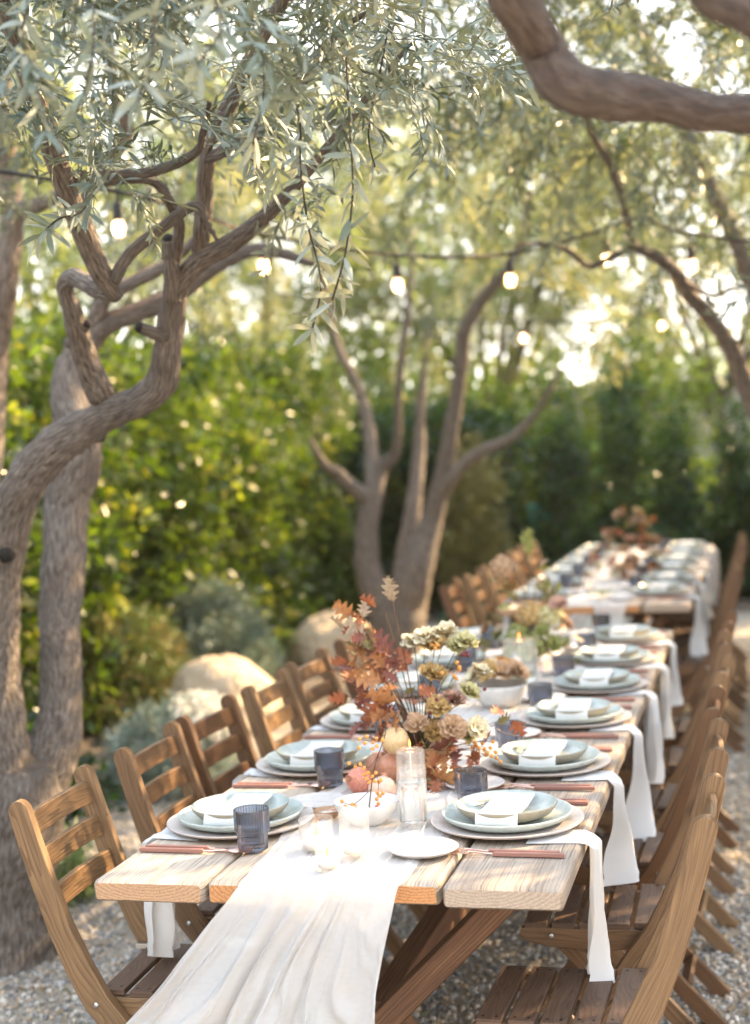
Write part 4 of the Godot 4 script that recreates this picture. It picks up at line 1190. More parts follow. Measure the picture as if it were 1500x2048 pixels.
func make_piece(called: String, label: String, p: Vector3, turn: float) -> Node3D:
	# cutlery lies along z: handle towards +z, working end towards -z
	var o := thing(called, label, called, p, turn, called + "s at the place settings")
	var m := MB.new()
	box(m, Vector3(0, .0045, .134), Vector3(.0115, .0085, .148), 0.0015)
	obj("handle", m.mesh(M.copper_wood), o)
	if called == "fork":
		obj("head", fork_mesh(), o)
	elif called == "knife":
		m = MB.new()
		tube(m, [[0, .004, .062, .003], [0, .004, .045, .0025]], 6)
		sheet(m, 2, 10, func(a, b): return Vector3((a - 0.5) * 0.017 * (1.0 - pow(b, 4.0) * 0.7) + 0.002 * b, .0045 + 0.001 * sin(a * PI), .05 - b * .10))
		obj("blade", m.mesh(M.copper_metal), o)
	else:
		m = MB.new()
		tube(m, [[0, .004, .062, .003], [0, .006, .03, .0022], [0, .008, .005, .0028]], 6)
		sheet(m, 10, 12, func(a, b):
			var z: float = .008 - b * .062
			var w: float = 0.021 * sqrt(clampf(1.0 - pow((b - 0.52) / 0.52, 2.0), 0, 1))
			var x: float = (a - 0.5) * 2.0
			return Vector3(x * w, .0035 + .0065 * (x * x * 0.8 + pow((b - 0.5) * 2.0, 2.0) * 0.6), z))
		obj("bowl", m.mesh(M.copper_metal), o)
	return o

func settings() -> void:
	var charger := lathed([[0.0, .003], [.10, .003], [.145, .006], [.166, .012], [.1712, .0165], [.1700, .0185], [.165, .0172], [.140, .0112], [.10, .0085], [0.0, .0085]], M.charger, 56)
	var dinner := lathed([[0.0, 0.0], [.085, 0.0], [.118, .0045], [.138, .014], [.1448, .0225], [.1452, .0255], [.1425, .0262], [.136, .0205], [.118, .0110], [.09, .008], [0.0, .0075]], M.dinner, 56)
	var salad_out := lathed([[0.0, 0.0], [.065, 0.0], [.072, .003], [.098, .013], [.110, .0265], [.1132, .0335], [.1118, .0348]], M.stone_edge, 56)
	var salad_in := lathed([[.1118, .0348], [.1095, .0325], [.104, .0235], [.092, .0150], [.07, .0105], [0.0, .0098]], M.salad, 56)
	var bread := lathed([[0.0, .002], [.045, .002], [.064, .0065], [.0735, .0125], [.0742, .0145], [.0725, .0150], [.062, .0105], [.045, .0080], [0.0, .0075]], M.bread, 48)
	var tumbler := lathed(glass_shell([[.0285, 0.0], [.0312, .002], [.0322, .02], [.0326, .0355], [.0335, .0385], [.0372, .0405], [.0378, .045], [.0379, .086], [.0372, .0885]], .0024, .006), M.smoke_glass, 180, 36, .0009)
	var naps := []
	for k in 8: naps.append(napkin_mesh(700 + k * 5))
	var cards := []
	for k in 4:
		var m := MB.new()
		var sk: float = [0.02, -0.03, 0.05, 0.0][k]
		sheet(m, 6, 26, func(a, b):
			var z: float = lerpf(-0.088, 0.150, b)
			var x: float = (a - 0.5) * 0.094
			var y: float = 0.0300 + 0.004 * (1.0 - pow((z - 0.01) / 0.1, 2.0)) * -0.8
			if z < -0.05: y += 0.004 * pow((-0.05 - z) / 0.04, 2.0)
			if z > 0.100:
				var t: float = (z - 0.100) / 0.05
				z = 0.100 + 0.0155 * sin(minf(t * 1.9, PI / 2.0))
				y = 0.0362 - 0.034 * maxf(t - 0.25, 0.0)
			elif z > 0.06: y += 0.0062 * pow((z - 0.06) / 0.04, 2.0)
			return Vector3(x + sk * z * 0.6 + 0.0007 * sin(z * 240.0) * (1.0 if a > 0.9 or a < 0.1 else 0.0), y, z))
		cards.append(m.mesh(M.paper))
	var protos := {}
	for tb in 2:
		for side in 2:
			for k in 6:
				var v: float = (R_V if side == 0 else L_V)[k] + (4.60 if tb == 1 else 0.0)
				var sg := 1.0 if side == 0 else -1.0
				var uc := 0.298 if side == 0 else -0.318
				if tb == 1: uc += 0.03
				var where := "%s setting from near end, %s side, %s table" % [ORD[k], ["right", "left"][side], ["near", "far"][tb]]
				var j := Vector3(rng.randf_range(-.006, .006), 0, rng.randf_range(-.006, .006))
				var p := at(uc, v, TOP + 0.001) + j
				var turn := rng.randf() * TAU
				var o := thing("charger_plate", "pinkish stoneware charger, " + where, "plate", p, turn, "charger plates")
				obj("body", charger, o)
				var nu := (0.475 if side == 0 else -0.487) + (0.03 if tb == 1 else 0.0)
				o = thing("napkin", "white linen napkin hanging over the edge, " + where, "napkin", at(nu, v + (-.085 if side == 0 else -.075) + rng.randf_range(-.015, .015), TOP), -YAW + (0.0 if side == 0 else PI), "hanging linen napkins")
				obj("cloth", naps[(k + side * 3 + tb * 2) % 8], o)
				o = thing("dinner_plate", "pale blue-green dinner plate, " + where, "plate", p + Vector3(0, .0088, 0), turn * 2.0, "dinner plates")
				obj("body", dinner, o)
				o = thing("salad_plate", "small blue-green plate with brown rim, " + where, "plate", p + Vector3(0, .0172, 0), turn * 3.0, "salad plates")
				obj("glaze", salad_in, o); obj("rim", salad_out, o)
				o = thing("menu_card", "white paper menu draped over the plate, " + where, "menu", p + Vector3(0, .0172, 0) + DV * 0.004, -YAW + rng.randf_range(-.06, .06), "paper menus")
				obj("sheet", cards[(k * 3 + side) % 4], o)
				# cutlery
				var hu := uc + sg * 0.155
				var cut_turn := -YAW + PI / 2.0 * sg
				var near := v - (.245 if side == 0 else .232)
				var far := v + .188
				var fv: Array = [near, near + .019] if side == 0 else [far, far + .019]
				var kv: Array = [far, far + .02] if side == 0 else [near, near + .021]
				for q in [["fork", fv[0], 0.0, "outer copper fork, "], ["fork", fv[1], -.012, "inner copper fork, "], ["knife", kv[1 if side == 0 else 1], -.005, "copper knife, "], ["spoon", kv[0], 0.0, "copper spoon, "]]:
					var pp := at(hu - sg * (0.208 - q[2]), q[1], TOP + 0.001)
					var tt: float = cut_turn + rng.randf_range(-.02, .02)
					if protos.has(q[0]): dup(protos[q[0]], pp, tt, q[3] + where)
					else: protos[q[0]] = make_piece(q[0], q[3] + where, pp, tt)
				o = thing("tumbler", "smoky blue ribbed tumbler, " + where, "glass", at((.185 if side == 0 else -.218) + rng.randf_range(-.01, .01), v + (.135 if side == 0 else -.205), TOP + 0.004), rng.randf(), "smoky ribbed tumblers")
				obj("glass", tumbler, o)
				o = thing("bread_plate", "small pale bread plate, " + where, "plate", at((.158 if side == 0 else -.19), v + (-.245 if side == 0 else .17), TOP + 0.004), turn, "bread plates")
				obj("body", bread, o)
				if side == 0:
					o = thing("dried_blossom", "pressed cream blossom beside the menu, " + where, "blossom", p + Vector3(0, .0172 + .012, 0) - DU * .062 + DV * .045, turn, "dried blossoms on the plates")
					var sm := MB.new()
					tube(sm, [[0, .0, .03, .0008], [.002, .006, 0, .0008], [0, .012, -.02, .0008]], 4)
					obj("stem", sm.mesh(M.stem_brown), o)
					for fl in 2:
						var fm := MB.new()
						for pe in 5:
							leaf(fm, Vector3(0, .01, -.018 + fl * .02), Vector3(cos(pe * 1.26), 0.5, sin(pe * 1.26)), Vector3.UP, .014, .012, .3, .3, Color.WHITE, 3)
						obj("flower", fm.mesh(M.petal_cream), o)

# ---------- down the middle of the tables ----------
func runner(label: String, v0: float, v1: float, u0: float, drop: bool) -> void:
	var o := thing("table_runner", label, "runner", Vector3.ZERO, 0.0, "gauze table runners")
	var nz := noise(88, 1.0, 3)
	# one length of cloth: along the top, over the end and down
	var m := MB.new()
	var ln := v1 - v0
	var down := 0.80 if drop else 0.0
	sheet(m, 120, 190, func(a, b):
		var cut := 0.62 if drop else 1.0
		if b <= cut:
			var v: float = v1 - b / cut * ln
			var near := clampf((v0 + 0.6 - v) / 0.6, 0, 1)
			var w := lerpf(0.37 + 0.05 * sin(v * 3.0) + 0.03 * nz.get_noise_2d(v * 2.0, 3.0), 0.325, near)
			var x: float = (a - 0.5) * w + 0.02 * nz.get_noise_2d(v * 3.0, a * 3.0)
			var y: float = 0.0025 + 0.006 * maxf(0.0, nz.get_noise_2d(a * 22.0 + v * 0.8, v * 0.9)) + 0.004 * maxf(0.0, sin(a * TAU * 6.5 + 4.5 * nz.get_noise_2d(a * 3.0, 1.0) + 2.0 * nz.get_noise_2d(v * 1.2, a * 4.0) * (1.0 - near)))
			return at(u0 + x, v, TOP + y)
		var s: float = (b - cut) / (1.0 - cut) * down
		var c := clampf(s / 0.03, 0, 1)
		var fall := maxf(0.0, s - 0.012)
		var l := -0.1625 - 0.82 * fall - 0.10 * fall * fall
		var r := 0.1625 - 0.22 * fall
		var q: float = a * 6.0 + 0.9 * nz.get_noise_2d(a * 2.0, s * 1.3)
		var fold := 2.2 * nz.get_noise_2d(q, s * 0.45) + 0.8 * nz.get_noise_2d(q * 2.7 + 9.0, s * 0.6)
		var u := lerpf(l, r, a) + 0.04 * fall * nz.get_noise_2d(a * 5.0, s * 1.5) + (0.004 + 0.05 * clampf(fall * 2.0, 0, 1)) * nz.get_noise_2d(q + 0.35, s * 0.45)
		var amp := 0.003 + 0.045 * clampf(fall * 2.0, 0, 1)
		var v2 := v0 - 0.024 * sin(c * PI / 2.0) - 0.10 * fall - amp * (0.9 + fold * 0.7)
		var y2 := TOP + 0.0045 - fall - 0.006 * c + 0.003 * (1.0 - c) * maxf(0.0, fold)
		return at(u0 + u, v2, maxf(y2, 0.012 + 0.01 * absf(fold))))
	obj("cloth", m.mesh(M.gauze), o)

func flame(o: Node3D, p: Vector3, s: float, energy: float) -> void:
	var m := MB.new()
	lathe(m, [[0.0, 0.0], [.0036 * s, .003 * s], [.0048 * s, .008 * s], [.0036 * s, .016 * s], [.0012 * s, .026 * s], [0.0, .030 * s]], 10)
	obj("flame", m.mesh(M.flame), o, p)
	var l := OmniLight3D.new()
	l.name = "flame_light"
	l.light_color = Color(1.0, 0.66, 0.35); l.light_energy = energy; l.light_size = 0.004; l.omni_range = 6.0; l.omni_attenuation = 2.0; l.shadow_enabled = true
	o.add_child(l, true)
	l.position = p + Vector3(0, .010 * s, 0)

func votive(label: String, p: Vector3, r: float, h: float, ribbed: bool, lit: bool, fill := 0.35) -> void:
	var o := thing("votive_candle", label, "candle", p, rng.randf(), "glass votive candles")
	obj("glass", lathed(glass_shell([[r * .86, 0.0], [r * .93, .002], [r * .95, h * .3], [r, h * .97], [r * .985, h]], .002 if not ribbed else .003, .007 if not ribbed else .014), M.clear_glass, 144 if ribbed else 40, 36 if ribbed else 0, .0007), o)
	obj("wax", lathed([[0.0, .0145 if ribbed else .0078], [r * .8, .0145 if ribbed else .0078], [r * .82, h * fill], [r * .5, h * fill - .001], [0.0, h * fill]], M.wax, 28), o)
	var m := MB.new()
	tube(m, [[0, h * fill - .001, 0, .0007], [.0006, h * fill + .006, 0, .0006]], 5)
	obj("wick", m.mesh(M.wick), o)
	if lit: flame(o, Vector3(0, h * fill + .004, 0), 0.8, 0.0003)

func oil_lamp(label: String, p: Vector3, r: float, h: float, fill: float) -> void:
	var o := thing("oil_candle", label, "oil candle", p, 0.3, "glass oil candles")
	obj("glass", lathed(glass_shell([[r * .9, 0.0], [r * .99, .003], [r, .02], [r * .99, h * .5], [r * .96, h - .002], [r * .945, h]], .0024, .012), M.clear_glass, 56), o)
	obj("water", lathed([[0.0, .0125], [r * .9, .0125], [r * .925, h * fill * .9], [r * .925, h * fill], [0.0, h * fill]], M.water, 48), o)
	obj("lid", lathed([[.006, h + .001], [r * .92, h + .001], [r * .95, h + .003], [r * .9, h + .005], [.006, h + .0045]], M.clear_glass, 48, 0, 0.0, true), o)
	var m := MB.new()
	tube(m, [[0, .06, 0, .0035], [0, h * .6, 0, .0035], [0, h + .006, 0, .0035]], 10)
	obj("wick_tube", m.mesh(M.clear_glass), o)
	m = MB.new()
	tube(m, [[.012, .018, .004, .0011], [.004, .05, .002, .0011], [0, .09, 0, .0011], [0, h + .011, 0, .0011]], 6)
	obj("wick", m.mesh(M.linen), o)
	m = MB.new()
	lathe(m, [[0.0, h + .004], [.0042, h + .004], [.0042, h + .009], [0.0, h + .0095]], 10)
	obj("collar", m.mesh(M.copper_metal), o)
	flame(o, Vector3(0, h + .011, 0), 0.6, 0.0005)

func pomegranate(label: String, p: Vector3, r: float, m: Material, tilt: Vector3) -> void:
	var o := thing("pomegranate", label, "fruit", p, 0.0, "pomegranates among the flowers")
	o.rotation = tilt
	var b := MB.new()
	ball(b, Vector3.ZERO, Vector3(r, r * .92, r), 28, 18, NZ, 0.10, 1.6)
	smooth_normals(b)
	obj("fruit", b.mesh(m), o)
	b = MB.new()
	lathe(b, [[r * .20, r * .86], [r * .17, r * 1.0], [r * .20, r * 1.10], [r * .26, r * 1.22], [r * .22, r * 1.20], [r * .13, r * 1.02], [0.0, r * .96]], 18, 0, 0.0, 0.12)
	obj("calyx", b.mesh(M.pome_rust), o)

func oak_leaf(ln: float, sd: int, m: Material) -> ArrayMesh:
	# a deeply lobed, curled dry leaf along +z
	var r := RandomNumberGenerator.new(); r.seed = sd
	var b := MB.new()
	var curl := r.randf_range(-0.35, 0.5)
	var cup := r.randf_range(0.1, 0.7)
	var twist := r.randf_range(-0.6, 0.6)
	var ids := []
	var n := 17
	for k in n:
		var s := float(k) / (n - 1)
		var e := 0.30 * sin(PI * pow(s, 0.8)) + 0.05
		var ph := fposmod(s * 4.2 + 0.1, 1.0)
		var lobe := pow(1.0 - absf(ph - 0.55) * 1.9, 1.0) if absf(ph - 0.55) < 0.5 else 0.05
		var row := []
		for side in [-1.0, 0.0, 1.0]:
			var w: float = ln * (e * (0.13 + 1.15 * clampf(lobe, 0, 1) * r.randf_range(0.75, 1.2))) * side
			if k == n - 1 or k < 2: w = ln * 0.008 * side
			var fwd: float = ln * 0.11 * clampf(lobe, 0, 1) * absf(side)
			var p := Vector3(w, absf(w) * cup + ln * 0.02 * r.randf_range(-1, 1) * absf(side), ln * s + fwd)
			p = p.rotated(Vector3(0, 0, 1), twist * s)
			p = Vector3(p.x, p.y + curl * ln * s * s, p.z * (1.0 - 0.15 * absf(curl) * s))
			row.append(b.vert(p, Vector3.UP, Vector2(0.5 + side * 0.5, s)))
		ids.append(row)
	for k in n - 1:
		for s in 2:
			b.i.append_array([ids[k][s], ids[k][s + 1], ids[k + 1][s + 1], ids[k][s], ids[k + 1][s + 1], ids[k + 1][s]])
	smooth_normals(b)
	return b.mesh(m)

func rose(r: float, sd: int, m: Material, open := 1.0) -> ArrayMesh:
	# loose ruffled petals, tight and upright inside, falling open outside; it faces +y
	var g := RandomNumberGenerator.new(); g.seed = sd
	var b := MB.new()
	for ring in 4:
		var cnt: int = [3, 4, 5, 5][ring]
		for k in cnt:
			var a := TAU * (k + ring * 0.37 + g.randf_range(-.25, .25)) / cnt
			var tilt: float = [0.10, 0.30, 0.58, 0.95][ring] * open * g.randf_range(.7, 1.25)
			var sz := r * g.randf_range(.82, 1.15)
			var wide: float = [0.5, 0.66, 0.85, 0.98][ring] * sz
			var tall: float = [0.95, 1.05, 1.1, 1.1][ring] * sz
			var ruf := g.randf() * 6.0
			var fr := g.randf_range(3.5, 6.5)
			var at0 := b.v.size()
			for q in 6:
				for p in 8:
					var s := float(q) / 5.0
					var t := (float(p) / 7.0 - 0.5) * 2.0
					var w := wide * pow(sin(PI * (0.10 + 0.60 * s)), 0.7)
					var edge := s * s * s
					var rad := 0.06 * r + tall * s * sin(tilt + 0.45 * s * s * open) - t * t * wide * 0.30 * (1.0 - s * 0.5) + 0.10 * r * cos(t * fr + ruf) * edge
					var y := tall * s * cos(tilt + 0.3 * s) * (1.0 - 0.12 * t * t) + 0.12 * r * sin(t * fr + ruf) * edge
					b.vert(Vector3(cos(a) * rad - sin(a) * t * w * .78, y, sin(a) * rad + cos(a) * t * w * .78), Vector3.UP, Vector2(t * .5 + .5, s))
			for q in 5:
				for p in 7:
					var i0 := at0 + q * 8 + p
					b.i.append_array([i0, i0 + 1, i0 + 9, i0, i0 + 9, i0 + 8])
	smooth_normals(b)
	return b.mesh(m)

func hydrangea(r: float, sd: int, m: Material) -> ArrayMesh:
	var g := RandomNumberGenerator.new(); g.seed = sd
	var b := MB.new()
	for k in 46:
		var y := 1.0 - 1.5 * k / 46.0
		var a := k * 2.39996
		var d := Vector3(sqrt(1 - y * y) * cos(a), y, sqrt(1 - y * y) * sin(a))
		var p := d * r * g.randf_range(.85, 1.05)
		var x := d.cross(Vector3(.3, .5, .8)).normalized()
		var z := d.cross(x)
		for q in 4:
			var dd := x * cos(q * PI / 2) + z * sin(q * PI / 2)
			leaf(b, p, dd + d * .25, d, r * .30, r * .28, .15, .15, Color.WHITE, 2)
	return b.mesh(m)

func stem(o: Node3D, pts: Array, m: Material, sides := 5) -> void:
	var b := MB.new()
	tube(b, spline(pts, 4), sides)
	obj("stem", b.mesh(m), o)

func berry_mesh(r: float, m: Material) -> ArrayMesh:
	var b := MB.new()
	ball(b, Vector3.ZERO, Vector3(r, r, r), 9, 6)
	return b.mesh(m)

func l4(p: Vector3, r: float) -> Array: return [p.x, p.y, p.z, r]

func arrangement(label: String, u: float, v: float, flowers: Array, leaves: Array, leaf_mats: Array, scale: float, vase_m: Material, kind: int) -> Node3D:
	# a low bowl of autumn branches; every head and leaf is set at its own place round the bowl
	var base := at(u, v, TOP + 0.004)
	var o := thing("flower_arrangement", label, "flowers", base, -YAW, "autumn flower arrangements on the tables")
	obj("bowl", lathed([[0.0, 0.0], [.04, 0.0], [.042, .008], [.03, .02], [.05, .035], [.075, .06], [.082, .085], [.079, .086], [.070, .062], [.04, .042], [0.0, .04]], vase_m, 40), o)
	var to := func(q: Array) -> Vector3: return Vector3(q[0] - u, q[2] - TOP - 0.004, -(q[1] - v))
	for k in flowers.size():
		var q: Array = flowers[k]
		var p: Vector3 = to.call(q)
		var r := rng.randf_range(.026, .034) * scale
		var f: MeshInstance3D
		if kind == 1 and k % 3 == 0: f = obj("hydrangea", hydrangea(r * 1.9, 900 + k, M[q[3]]), o, p)
		else: f = obj("flower", rose(r, 800 + k, M[q[3]], rng.randf_range(.85, 1.2)), o, p)
		var dir := (p - Vector3(0, 0.02, 0)).normalized() + Vector3(rng.randf_range(-.3, .3), 0.1, rng.randf_range(.1, .5))
		f.basis = turn_to(dir, rng.randf() * 6.0) * Basis(Vector3.RIGHT, PI / 2.0)
		stem(o, [[0, .05, 0, .0016], l4(p * Vector3(.35, .55, .35) + Vector3(0, .02, 0), .0014), l4(p - dir.normalized() * .006, .0012)], M.stem_green)
	var meshes := []
	for k in 16: meshes.append(oak_leaf(rng.randf_range(.048, .085) * scale, 950 + k, M[leaf_mats[k % leaf_mats.size()]]))
	for k in leaves.size():
		var q: Array = leaves[k]
		var p: Vector3 = to.call(q)
		stem(o, [[p.x * .1, .06, p.z * .1, .0022], l4(Vector3(p.x * .45, lerpf(.06, p.y, .5), p.z * .45), .0018), l4(p, .0010)], M.stem_brown)
		for n in int(ceil(q[3] * 0.75)):
			var l := obj("leaf", meshes[rng.randi() % 16], o, p + rv(0.013) * scale)
			l.basis = turn_to(Vector3(p.x, (p.y - .25) * .3, p.z).normalized() * 0.8 + rv(0.6) + Vector3(0, q[4], 0.15), rng.randf_range(-1.5, 1.5)).scaled(Vector3.ONE * rng.randf_range(.7, 1.15))
	return o

func berries(o: Node3D, spots: Array, u: float, v: float, y0: float, r: float, m: Material, from: Vector3) -> void:
	var bm := berry_mesh(r, m)
	for k in spots.size():
		var q: Array = spots[k]
		var p := Vector3(q[0] - u, q[2] - y0, -(q[1] - v) + rng.randf_range(-.012, .012))
		obj("berry", bm, o, p)
		if from != Vector3.ZERO and k % 2 == 0: stem(o, [l4(from, .0008), l4(from.lerp(p, .5) + Vector3(0, .01, 0), .0007), l4(p, .0006)], M.stem_brown, 4)

func centrepieces() -> void:
	runner("sheer white gauze runner down the near table, falling over its front end", -0.02, 3.68, 0.0, true)
	runner("sheer white gauze runner along the far table", 4.64, 8.2, 0.03, true)
	# --- near flowers ---
	var fl := [[0.021,0.9,1.118,"petal_cream"],[0.067,0.93,1.121,"petal_cream"],[-0.011,0.92,1.1,"petal_cream"],[0.127,0.9,1.103,"petal_green"],[0.042,0.87,1.023,"petal_gold"],[0.129,0.88,0.976,"petal_green"],[0.098,0.81,0.903,"petal_tan"],[0.154,0.84,0.897,"petal_cream"],[0.062,0.85,0.946,"petal_gold"],[0.119,0.87,0.876,"petal_green"],[0.014,0.8,0.915,"petal_tan"],[0.074,0.95,0.944,"petal_peach"],[0.148,0.96,1.014,"petal_cream"],[0.044,0.86,0.884,"petal_gold"],[0.10,0.90,1.09,"petal_green"],[0.045,0.9,1.095,"petal_gold"]]
	var lv := [[-0.062,0.9,1.225,2,.9],[-0.081,0.9,1.19,1,.6],[-0.148,0.92,1.158,4,.1],[-0.131,0.9,1.135,4,0],[-0.146,0.88,1.121,2,0],[-0.185,0.93,1.15,2,-.2],[-0.121,0.9,1.066,4,0],[-0.158,0.88,1.03,4,-.2],[-0.102,0.9,1.052,4,.2],[-0.139,0.92,1.089,3,.1],[-0.075,0.9,1.065,4,.5],[-0.18,0.92,1.06,2,-.2],[-0.087,0.86,1.013,5,0],[-0.131,0.87,0.993,4,-.3],[-0.052,0.85,1.002,5,.2],[-0.179,0.9,0.985,3,-.4],[-0.094,0.85,0.964,5,-.2],[-0.135,0.85,0.945,3,-.4],[-0.036,0.83,0.961,5,0],[-0.08,0.84,0.92,4,-.3],[-0.03,0.9,1.038,3,.4],[0.002,0.84,0.984,4,.2],[-0.106,0.9,1.08,2,.2],[0.054,0.8,0.827,3,-.7],[0.032,0.78,0.806,3,-.9],[0.081,0.79,0.817,3,-.9],[0.094,0.8,0.852,3,-.5],[0.12,0.82,0.823,2,-.7],[0.056,0.77,0.80,3,-1.2],[0.098,0.8,0.81,2,-1],[-0.001,0.82,0.848,4,-.5],[0.025,0.8,0.878,4,-.2],[0.132,0.86,0.84,2,-.4],[0.073,0.78,0.869,3,-.4],[0.075,0.78,0.80,2,-1.2],[-0.053,0.88,0.874,4,-.3],[-0.016,0.82,0.83,3,-.6],[0.192,0.9,0.902,2,0],[0.231,0.9,0.908,2,.2],[0.171,0.9,0.857,1,0],[0.02,.95,.95,3,.3],[0.06,.95,.9,3,.2]]
	var oaks := ["oak_rust", "oak_orange", "oak_plum", "oak_rust", "oak_pale", "oak_orange", "oak_green", "oak_rust"]
	var a1 := arrangement("near autumn arrangement of rust oak leaves, cream roses and berries", 0.0, 0.9, fl, lv, oaks, 1.0, M.clay_pot, 0)
	berries(a1, [[0.129,0.85,0.861],[0.16,0.85,0.848],[0.191,0.85,0.829],[0.209,0.85,0.81],[0.193,0.85,0.861],[0.141,0.85,0.848],[.15,.85,.852],[.17,.85,.842],[.18,.85,.836],[.2,.85,.82],[.185,.85,.845],[.165,.85,.856],[.2,.85,.836],[.148,.85,.86],[.175,.85,.83]], 0.0, 0.9, TOP + .004, .0055, M.berry_orange, Vector3(.06, .07, .03))
	berries(a1, [[0.131,0.86,1.081],[0.138,0.86,1.079],[0.125,0.86,1.083],[0.092,0.84,0.977],[0.064,0.82,0.977],[0.172,0.88,0.989],[0.043,0.82,0.943],[0.134,.86,1.086]], 0.0, 0.9, TOP + .004, .0052, M.berry_dark, Vector3(.03, .1, .03))
	berries(a1, [[0.05,0.87,1.104],[0.056,0.87,1.10],[0.044,0.87,1.106],[0.060,0.87,1.107],[0.076,0.84,1.041],[0.112,0.87,1.042],[0.101,0.87,1.029],[0.109,0.87,1.061],[.105,.87,1.02],[.115,.87,1.05]], 0.0, 0.9, TOP + .004, .0055, M.berry_orange, Vector3(.02, .1, .03))
	# --- second flowers, with hydrangeas ---
	var f2 := [[-0.09,2.72,1.13,"petal_tan"],[0.057,2.72,1.044,"petal_green"],[-0.067,2.72,1.047,"petal_gold"],[0.005,2.72,0.951,"petal_gold"],[0.12,2.70,0.986,"petal_peach"],[0.059,2.66,0.893,"hydrangea"],[-0.037,2.68,0.876,"hydrangea"],[-0.113,2.72,0.877,"hydrangea"],[0.094,2.66,0.85,"hydrangea"],[0.018,2.65,0.84,"hydrangea"],[-0.16,2.72,0.897,"petal_tan"],[0.135,2.72,0.91,"petal_tan"],[0.08,2.72,0.94,"petal_green"]]
	var l2 := [[-0.003,2.72,1.18,3,.9],[.05,2.72,1.13,2,.8],[-.06,2.74,1.09,2,.7],[.1,2.72,1.05,2,.6],[-.02,2.72,1.12,2,.3],[.03,2.72,1.08,2,.2],[-.05,2.72,1.0,2,0],[.04,2.7,.99,2,.2],[.14,2.72,.87,3,-.3],[-.15,2.72,.86,3,-.3],[.05,2.62,.83,3,-.6],[-.05,2.62,.83,3,-.6],[.1,2.64,.8,2,-.9],[.13,2.66,.82,2,-.7],[0.0,2.75,.93,3,.2],[-.08,2.72,.93,3,.1]]
	arrangement("second arrangement, with green hydrangeas and a tall tan bloom, near table", 0.0, 2.72, f2, l2, ["oak_green", "oak_orange", "hydrangea", "oak_pale", "hydrangea"], 1.0, M.stone_edge, 1)
	var f3 := [[0.057,5.9,1.138,"petal_tan"],[0.159,5.9,1.148,"petal_gold"],[0.199,5.9,1.074,"petal_gold"],[-0.006,5.9,1.022,"petal_tan"],[0.109,5.9,0.989,"petal_peach"],[0.224,5.9,0.985,"petal_tan"],[-0.068,5.9,0.936,"petal_gold"],[0.016,5.85,0.874,"petal_peach"],[0.132,5.85,0.871,"petal_tan"],[0.249,5.9,0.897,"petal_cream"],[.07,5.85,.93,"petal_tan"],[.18,5.88,.93,"petal_peach"]]
	var l3 := [[.1,5.9,1.08,8,.4],[.05,5.9,1.03,8,.2],[.15,5.9,1.03,8,.2],[.0,5.9,.97,8,0],[.2,5.9,1.0,8,0],[.1,5.85,.9,8,0],[-.05,5.85,.86,8,-.4],[.22,5.85,.84,8,-.4],[.08,5.8,.84,8,-.5],[.15,5.82,.83,8,-.5],[.27,5.9,.92,6,-.1],[-.08,5.9,.9,6,-.1],[.03,5.83,.83,6,-.6],[.06,5.9,1.12,3,.7],[.14,5.9,1.1,3,.7],[.2,5.9,1.09,3,.5],[-.02,5.9,1.04,3,.4],[.24,5.9,.95,5,.2],[.1,5.86,.96,6,.1],[.16,5.84,.98,6,.2]]
	arrangement("third arrangement, russet and copper, on the far table", 0.08, 5.9, f3, l3, ["oak_rust", "oak_orange", "oak_plum", "oak_pale", "hydrangea"], 0.95, M.clay_pot, 0)
	# --- fruit ---
	pomegranate("pink-red pomegranate lying left of the tall glass candle", at(-.123, .72, TOP + .034), .033, M.pome_pink, Vector3(1.25, -.5, .3))
	pomegranate("tan pomegranate perched on top of the others", at(-.035, .76, TOP + .125), .035, M.pome_tan, Vector3(-.5, 0, .3))
	pomegranate("russet pomegranate beneath the tan one", at(-.06, .80, TOP + .05), .036, M.pome_rust, Vector3(-.9, 0, .6))
	pomegranate("pale peach pomegranate just behind the white bowl", at(-.035, .615, TOP + .036), .034, M.pome_pale, Vector3(-.6, .4, -.4))
	pomegranate("rosy pomegranate tucked behind the oak leaves", at(-.09, .98, TOP + .05), .036, M.pome_pink, Vector3(-.4, 0, .2))
	pomegranate("dark red pomegranate at the foot of the flower bowl, left side", at(-.11, .87, TOP + .036), .035, M.pome_rust, Vector3(-1.4, 0.3, .2))
	# --- white bowl with a berry twig ---
	var o := thing("white_bowl", "small white bowl holding one twig of orange berries", "bowl", at(-.022, .425, TOP + .004), -YAW)
	obj("body", lathed([[0.0, .002], [.030, .0], [.036, .003], [.052, .016], [.070, .038], [.0755, .054], [.0735, .0552], [.066, .038], [.048, .018], [.03, .011], [0.0, .010]], M.white_pot, 48), o)
	var b := MB.new()
	ball(b, Vector3(.0, .014, .0), Vector3(.026, .010, .026), 14, 8, NZ, .5, 5.0)
	obj("moss", b.mesh(M.stem_brown), o)
	var y0 := TOP + .004
	stem(o, [[0, .012, -.003, .0016], [.008, .065, -.005, .0015], [.019, .123, -.005, .0013], [.036, .168, -.005, .0011], [.050, .203, -.005, .0010], [.048, .216, -.005, .0009], [.021, .225, -.005, .0006]], M.stem_brown)
	for q in [[[.050, .203], [.02, .19], [-.005, .195]], [[.036, .168], [.01, .13], [-.036, .14]], [[.012, .08], [-.03, .045], [-.055, .05]], [[.02, .12], [.03, .095], [.026, .06]]]:
		stem(o, [[q[0][0], q[0][1], -.005, .0008], [q[1][0], q[1][1], .0, .0007], [q[2][0], q[2][1], .004, .0006]], M.stem_brown, 4)
